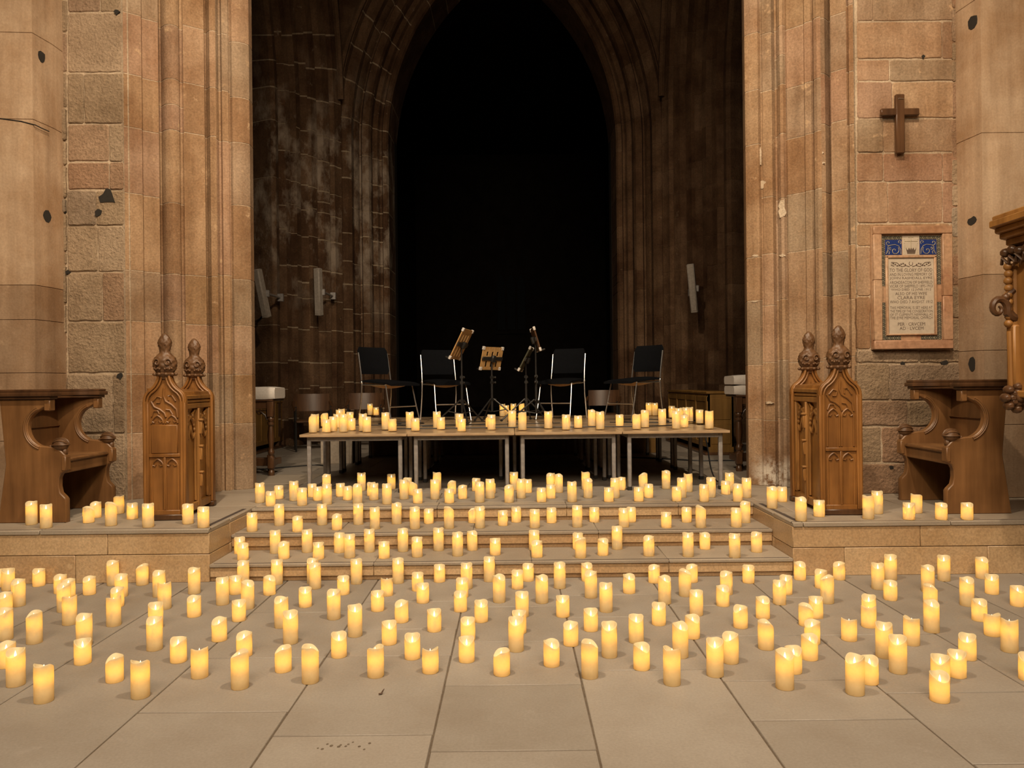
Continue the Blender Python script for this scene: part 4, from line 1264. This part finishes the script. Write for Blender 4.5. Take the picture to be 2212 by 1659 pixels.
r.ball((.02, -.09, 1.20), (.03, .04, .03), 10)
for i in range(8):
    r.ball((.11 + .03 * (i % 2), -.06 - i * .11, 1.17 + .015 * math.sin(i * 2)), (.05, .05, .04), 9)
obj('carved_boss', r, M_DARKOAK, t)
s = MB()
s.prism(OCT(.0), up, 1.20, 1.245, .008)
s.prism([(.10, -.08), (.95, -.08), (.95, -.87), (.10, -.87)], up, 1.14, 1.20, .008)
rings = [[(.525 + (u - .525) * q, -.475 + (v + .475) * q, z) for u, v in OCT(0)] for q, z in ((.86, 1.16), (.72, 1.05), (.5, .95), (.3, .85), (.22, .7), (.22, .3), (.28, .16), (.40, .10))]
s.grid(rings, True, cap=True)
obj('pedestal', s, M_GOLDOAK, t)
s = MB(); s.prism(OCT(-.09), up, 0, .11, .01); obj('base_step', s, M_DARKOAK, t)
p = MB()
for yc in (-.25, -.55):
    hd = pointed(yc, 1.95, .10)
    p.tube([(.026, yc - .10, 1.32)] + [(.026, y, z) for y, z in hd] + [(.026, yc + .10, 1.32)], .012, 6)
    p.tube([(.026, yc, 1.32), (.026, yc, 1.95)], .010, 6)
obj('side_tracery', p, M_GOLDOAK, t)

# small debris on the floor
q = at(824, 1502, 1.0); tt = EYE / (EYE - q.z)
d = MB(); d.tube([(-.012, .0, .004), (0, .006, .006), (.004, .012, .014), (.010, .016, .022)], [.002, .004, .003, .001], 6); d.tube([(0, .006, .006), (-.014, .010, .004)], [.003, .001], 5)
o = obj('dry_twig', d, M_DARKOAK); o.location = (q.x * tt, tt, 0); tag(o, 'tiny dark scrap of dry twig lying on bare floor slabs in front', 'twig')

# ---------------------------------------------------------------- the candles
RC = 0.0375
HT = {'s': .116, 'm': .140, 't': .164}
SIZE = {'s': 'short', 'm': 'medium', 't': 'tall'}
def candle_mesh(h, var):
    rg = random.Random(h * 1000 + var)
    N = 48
    ph = [rg.uniform(0, 6.28) for _ in range(4)]
    def rim(a):
        d = math.atan2(math.sin(a), math.cos(a))                    # 0 at the dip
        z = -.031 * math.exp(-(d / (1.02 + .12 * var)) ** 2) - (.007 if var != 1 else .003) * math.exp(-((PI - abs(d)) / .8) ** 2)
        return h + z + .0012 * math.sin(3 * a + ph[0]) + .0008 * math.sin(5 * a + ph[1])
    ang = [2 * PI * i / N for i in range(N)]
    rings = []
    wob = lambda a, z: 1 + .006 * math.sin(2 * a + ph[2]) + .004 * math.sin(z * 70 + ph[3])
    cir = lambda r, zf: [(r * wob(a, 0) * math.cos(a), r * wob(a, 0) * math.sin(a), zf(a)) for a in ang]
    rings.append([(0.0001 * math.cos(a), 0.0001 * math.sin(a), 0.0008) for a in ang])
    rings.append(cir(RC - .002, lambda a: 0.0)); rings.append(cir(RC, lambda a: .002))
    for f in (.25, .5, .75, .9):
        rings.append(cir(RC, lambda a, f=f: .002 + (rim(a) - .006) * f))
    rings.append(cir(RC, lambda a: rim(a) - .0025)); rings.append(cir(RC - .0008, lambda a: rim(a) - .0008)); rings.append(cir(RC - .0022, lambda a: rim(a)))
    rings.append(cir(RC - .0042, lambda a: rim(a) - .0012))
    zf = h - .039
    for f in (.25, .5, .75):
        rings.append(cir(RC - .0042 - (RC - .0152) * f, lambda a, f=f: rim(a) - .0012 + (zf - rim(a) + .0012) * (f ** .6)))
    rings.append(cir(.009, lambda a: zf)); rings.append(cir(.0005, lambda a: zf - .0005))
    m = MB(); m.grid(rings, True)
    return m

def flame_mesh():
    m = MB()
    m.lathe([(.0005, 0), (.0040, .002), (.0058, .006), (.0060, .011), (.0046, .018), (.0024, .025), (.0004, .031)], 10, (0, 0, 0), 1, .8, lambda a, z: 1)
    return m
LIGHT = bpy.data.lights.new('candle_light', 'POINT')
LIGHT.energy, LIGHT.color, LIGHT.shadow_soft_size = 0.24, (1.0, 0.60, 0.075), 0.006
proto = {}
for sz, h in HT.items():
    for var in range(3):
        o = obj('led_candle', candle_mesh(h, var), M_WAX, angle=60)
        f = obj('flame', flame_mesh(), M_FLAME, o, angle=80)
        f.location = (.002, 0, h - .0395)
        l = bpy.data.objects.new('candle_light', LIGHT); COL.objects.link(l)
        l.parent = o; l.location = (0, 0, h - .057)
        proto[sz, var] = o
DIRS = {'f': 0, 'fl': -42, 'fr': 42, 'l': -92, 'r': 92, 'bl': -140, 'br': 140, 'b': 180}
LOOK = {'f': 'flame showing', 'fl': 'rim dipping left', 'fr': 'rim dipping right', 'l': 'rim slanting left', 'r': 'rim slanting right', 'bl': 'flame hidden', 'br': 'flame hidden', 'b': 'flame hidden'}
CAND = [c.split(',') for c in 'F,-3.456,5.169,s,f;F,-3.330,5.074,m,f;F,-3.022,4.698,t,fl;F,-3.188,5.172,s,fl;F,-2.938,4.990,s,fl;F,-2.823,4.886,s,fl;F,-2.673,4.574,t,fl;F,-2.495,4.323,t,b;F,-2.726,4.947,s,fl;F,-2.692,5.172,t,fl;F,-2.491,4.888,m,fl;F,-2.403,4.667,s,fl;F,-2.231,4.292,t,b;F,-2.494,5.172,m,l;F,-2.248,4.880,t,fl;F,-2.091,4.609,t,b;F,-1.970,4.232,m,f;F,-1.817,3.889,t,fl;F,-2.050,4.940,t,fl;F,-1.848,4.448,s,fl;F,-3.024,4.579,s,fl;F,-2.691,4.071,t,fl;F,-2.499,4.011,t,l;F,-2.210,3.958,t,fl;F,-2.077,3.705,s,f;F,-2.419,3.669,s,fl;F,-2.228,3.440,t,fl;F,-1.993,3.259,t,br;F,-1.806,3.477,s,l;F,-1.602,3.295,t,br;F,-1.621,3.715,s,fl;F,-1.438,3.515,m,b;F,-1.773,4.686,t,f;F,-1.778,4.921,s,f;F,-1.588,4.593,t,fr;F,-1.803,5.133,t,fl;F,-1.557,4.357,s,f;F,-1.540,4.020,s,fl;F,-1.329,3.788,s,fl;F,-1.208,3.384,t,l;F,-1.555,4.899,s,fr;F,-1.585,5.155,t,f;F,-1.351,5.172,t,fl;F,-1.299,5.034,t,fl;F,-1.253,4.622,s,f;F,-1.280,4.233,t,fl;F,-1.153,3.967,t,f;F,-1.076,3.580,s,l;F,-0.914,3.442,t,r;F,-1.024,4.372,t,fl;F,-1.083,4.889,s,f;F,-1.052,5.147,t,f;F,-0.858,3.762,s,f;F,-0.842,4.069,t,f;F,-0.802,4.522,s,f;F,-0.800,4.849,s,b;F,-0.633,3.502,m,bl;F,-0.641,3.940,s,f;F,-0.774,5.149,t,f;F,-0.620,4.958,s,f;F,-0.555,4.682,s,f;F,-0.630,4.304,s,fl;F,-0.500,5.172,s,f;F,-0.307,4.994,t,f;F,-0.323,4.793,s,f;F,-0.314,4.496,s,f;F,-0.431,4.140,s,f;F,-0.185,4.295,s,f;F,-0.165,5.172,t,f;F,-0.091,4.676,t,fr;F,0.022,4.981,s,f;F,0.095,5.172,s,f;F,0.167,4.651,t,fr;F,0.295,4.978,t,f;F,0.044,4.382,m,f;F,0.025,4.096,s,f;F,0.007,3.820,t,f;F,-0.241,3.986,s,f;F,-0.230,3.680,s,f;F,-0.495,3.728,s,f;F,-0.389,3.546,s,b;F,-0.060,3.507,s,l;F,0.172,3.614,s,fr;F,0.284,3.894,s,fl;F,0.275,4.374,s,f;F,0.488,5.158,s,fr;F,0.473,4.752,t,fl;F,0.531,4.460,t,f;F,0.723,4.848,s,fr;F,0.926,5.094,s,fl;F,0.899,4.607,t,fr;F,1.057,4.767,t,r;F,1.176,5.098,s,fl;F,1.033,4.375,m,f;F,0.788,4.208,s,f;F,0.619,3.925,m,f;F,0.408,4.119,s,f;F,0.457,3.723,t,f;F,0.336,3.464,t,r;F,0.585,3.559,s,fr;F,0.687,3.375,t,br;F,0.797,3.710,t,fr;F,0.919,3.984,s,fr;F,0.900,3.468,t,f;F,1.015,3.628,m,fl;F,1.321,4.797,m,fl;F,1.231,4.550,s,fr;F,1.540,5.063,s,f;F,1.215,4.143,s,fl;F,1.387,4.303,s,fr;F,1.241,3.809,m,r;F,1.573,4.571,m,f;F,1.902,5.128,s,fr;F,1.688,4.787,s,f;F,1.958,4.918,s,fl;F,1.861,4.583,t,l;F,2.162,5.125,s,fl;F,2.302,4.877,t,f;F,2.493,5.102,t,f;F,2.262,4.635,s,fr;F,2.577,4.801,t,fr;F,2.825,5.065,t,f;F,3.104,5.113,m,fr;F,2.643,4.501,t,fr;F,2.940,4.744,s,f;F,2.452,4.542,s,r;F,2.928,4.485,s,fr;F,1.988,4.323,s,f;F,1.898,4.130,s,b;F,1.683,4.303,s,f;F,1.575,4.166,s,r;F,1.499,3.882,s,fl;F,1.400,3.661,s,fr;F,1.703,3.925,s,b;F,2.186,4.041,t,fr;F,2.546,4.221,s,fr;F,2.461,3.972,s,bl;F,2.398,3.736,t,b;F,1.762,3.678,t,f;F,1.731,3.484,t,f;F,1.982,3.849,m,br;F,1.263,3.498,s,fr;F,1.160,3.316,t,fr;F,1.433,3.250,t,fl;F,1.546,3.364,s,fr;F,2.138,3.641,s,f;F,1.965,3.427,s,f;F,1.860,3.371,s,f;F,1.745,3.170,s,fr;F,2.251,3.381,s,f;L,-2.093,6.369,t,f;L,-1.949,6.191,s,f;L,-1.996,6.567,s,f;L,-1.837,6.459,t,f;L,-1.698,6.199,m,f;L,-1.737,6.663,s,f;L,-1.637,6.454,s,f;L,-1.506,6.235,t,f;L,-1.682,6.950,t,fl;L,-1.494,6.670,s,f;L,-1.388,6.459,s,f;L,-1.260,6.239,t,fl;L,-1.382,7.031,t,f;L,-1.232,6.698,s,f;L,-1.167,6.457,m,f;2,-1.952,5.755,m,f;2,-1.821,5.994,t,fl;2,-1.605,5.730,s,fl;2,-1.488,5.996,t,f;2,-1.325,5.789,s,fl;2,-1.207,5.997,t,f;2,-1.042,5.799,t,f;1,-1.976,5.559,s,f;1,-1.880,5.351,s,f;1,-1.718,5.555,t,f;1,-1.603,5.375,s,fl;1,-1.494,5.576,t,f;1,-1.356,5.352,s,f;1,-1.256,5.554,m,f;1,-1.146,5.383,t,f;1,-1.041,5.563,t,f;L,-1.019,6.223,t,f;L,-1.123,7.117,m,f;L,-0.918,6.484,t,f;L,-0.932,6.801,m,f;L,-0.871,6.710,s,r;L,-0.774,6.248,s,f;L,-0.656,6.466,t,f;L,-0.693,7.031,t,br;L,-0.518,6.243,s,f;L,-0.537,6.754,s,l;L,-0.424,6.468,s,fl;L,-0.331,6.927,s,fl;L,-0.272,6.264,t,f;L,-0.193,6.474,t,f;L,-0.192,6.767,s,r;L,-0.033,6.240,m,fl;L,0.008,6.963,t,f;L,0.067,6.460,t,f;L,0.127,6.793,s,f;L,0.229,6.243,s,f;2,-0.909,6.004,t,fr;2,-0.741,5.792,t,f;2,-0.659,6.007,s,f;2,-0.484,5.794,t,r;2,-0.315,6.025,s,l;2,-0.252,5.794,t,f;2,-0.080,5.884,s,f;2,0.022,6.025,s,f;2,0.160,5.781,m,f;1,-0.901,5.356,s,f;1,-0.800,5.570,t,f;1,-0.675,5.387,m,f;1,-0.544,5.585,t,f;1,-0.393,5.406,t,f;1,-0.300,5.585,m,fr;1,-0.130,5.426,s,f;1,0.148,5.572,m,f;1,0.161,5.336,s,fl;L,0.315,6.436,s,f;L,0.333,6.829,t,fl;L,0.401,6.779,t,fr;L,0.476,6.237,t,f;L,0.656,6.958,t,br;L,0.626,6.443,t,fr;L,0.771,6.217,s,f;L,0.850,6.427,t,f;L,0.970,6.897,s,fl;L,1.013,6.219,s,f;L,1.146,6.791,t,l;L,1.128,6.419,s,f;L,1.380,6.950,t,fr;2,0.296,5.979,s,f;2,0.480,5.795,t,f;2,0.629,5.991,s,f;2,0.827,5.775,m,f;2,0.913,5.981,s,f;2,1.136,5.732,s,f;1,0.465,5.583,s,f;1,0.460,5.307,m,l;1,0.623,5.377,s,fr;1,0.747,5.569,t,f;1,0.936,5.340,m,fl;L,1.319,6.218,s,fr;L,1.400,6.400,t,f;L,1.531,6.740,t,b;L,1.529,6.173,m,f;L,1.646,6.411,t,f;L,1.811,6.566,s,f;L,1.891,6.735,t,f;L,1.797,6.165,m,f;L,1.929,6.370,t,f;R,1.955,5.822,t,fr;R,2.141,6.136,s,f;2,1.337,5.950,s,f;2,1.390,5.718,t,r;2,1.655,5.728,m,f;2,1.775,5.902,t,fl;1,1.201,5.310,t,f;1,1.374,5.539,s,fr;1,1.509,5.264,t,f;1,1.710,5.427,m,fl;P,-3.409,5.453,t,fl;P,-3.221,5.313,t,f;P,-3.033,5.503,s,r;P,-3.098,5.717,s,fl;P,-2.807,5.378,t,r;P,-3.016,5.895,m,bl;P,-2.788,5.641,s,f;P,-2.512,5.301,t,f;P,-2.288,5.419,m,fl;P,-2.119,5.269,m,f;R,1.970,5.280,t,fr;R,2.160,5.444,s,f;R,2.455,5.331,t,br;R,2.614,5.536,t,f;R,2.714,5.288,s,f;R,2.902,5.547,m,br;R,2.929,5.275,s,fr;R,3.097,5.262,s,fr;T,-1.812,7.005,t,l;T,-1.840,7.182,t,b;T,-1.958,8.032,m,l;T,-1.693,7.019,s,f;T,-1.663,7.152,m,f;T,-1.771,7.784,m,f;T,-1.864,8.312,t,f;T,-1.932,8.723,t,b;T,-1.546,7.046,t,f;T,-1.746,8.289,m,f;T,-1.522,7.291,s,f;T,-1.385,7.142,t,f;T,-1.321,6.993,m,f;T,-2.032,11.016,t,f;T,-1.920,10.864,s,f;T,-1.206,7.329,t,f;T,-1.105,7.095,s,br;T,-0.996,7.484,t,f;T,-0.893,7.095,s,f;T,-0.734,7.496,t,f;T,-0.676,7.294,s,f;T,-0.511,7.456,m,f;T,-0.459,6.952,s,f;T,-0.222,7.444,s,l;T,-0.195,7.155,m,f;T,-0.130,10.111,t,f;T,-0.081,10.323,m,f;T,-0.002,7.504,t,f;T,0.091,7.034,t,bl;T,0.015,10.186,t,f;T,0.125,10.271,t,b;T,0.337,7.248,t,f;T,0.490,7.036,m,f;T,0.622,7.292,s,f;T,0.781,7.585,t,fr;T,0.801,7.036,t,f;T,1.037,7.454,s,f;T,1.129,7.015,m,bl;T,1.251,7.275,t,fl;T,1.746,9.864,t,f;T,1.822,9.845,t,f;T,1.470,7.560,t,f;T,1.906,9.211,m,f;T,1.489,7.006,t,f;T,1.679,7.782,t,f;T,1.606,7.210,s,f;T,1.786,7.922,t,f;T,1.836,7.989,t,f;T,1.912,7.873,m,f;T,1.776,6.955,t,b'.split(';')]
def where(zone, x, y):
    if zone == 'F':
        k = 'front' if y < 3.72 else 'near-middle' if y < 4.12 else 'middle' if y < 4.55 else 'far-middle' if y < 4.9 else 'rear'
        return ('in %s floor row' % k, 'candles in the %s row on the nave floor' % k)
    if zone == '1': return ('on lowest step', 'candles on the lowest step')
    if zone == '2': return ('on middle step', 'candles on the middle step')
    if zone == 'L':
        k = 'front' if y < 6.42 else 'back'
        return ('at top step %s' % k, 'candles at the %s of the top step' % k)
    if zone == 'P': return ('on left platform', 'candles on the left side platform')
    if zone == 'R': return ('on right platform', 'candles on the right side platform')
    k = 'front edge' if y < 7.45 else 'middle' if y < 8.6 else 'far back'
    return ('on stage %s' % k, 'candles on the stage %s' % k)
items = []
for zone, x, y, sz, dr in CAND:
    x, y = float(x), float(y)
    w, grp = where(zone, x, y)
    items.append(dict(z={'F': 0, '1': PLAT / 3, '2': PLAT * 2 / 3, 'T': STAGE}.get(zone, PLAT), x=x, y=y, sz=sz, dr=dr, key=(SIZE[sz], LOOK[dr], w), grp=grp))
for it in items:
    same = sorted([j for j in items if j['key'] == it['key']], key=lambda j: CX + F * j['x'] / j['y'])
    n = same.index(it); s, lk, w = it['key']
    lab = '%s cream candle %s, %s' % (s, w, lk)
    if len(same) > 1:
        lab += ', %s from left' % ORD[n] if n < 20 else ', %s from right' % ORD[len(same) - 1 - n]
    it['lab'] = lab
used = set()
rg = random.Random(3)
for n, it in enumerate(items):
    var = n % 3 if it['dr'][0] == 'f' else (n % 2) * 2
    o = proto[it['sz'], var]
    if (it['sz'], var) in used:
        src = o; o = src.copy(); COL.objects.link(o)
        for ch in src.children:
            c = ch.copy(); COL.objects.link(c); c.parent = o
    used.add((it['sz'], var))
    jit = rg.uniform(-12, 12)
    o.location = (it['x'], it['y'], it['z'] + (.0012 if it['z'] == PLAT else 0))
    o.rotation_euler = (0, 0, math.atan2(-it['y'], -it['x']) + math.radians(DIRS[it['dr']] + jit))
    tag(o, it['lab'], 'candle', it['grp'])
for kk, o in proto.items():
    if kk not in used:
        for ch in list(o.children):
            bpy.data.objects.remove(ch)
        bpy.data.objects.remove(o)
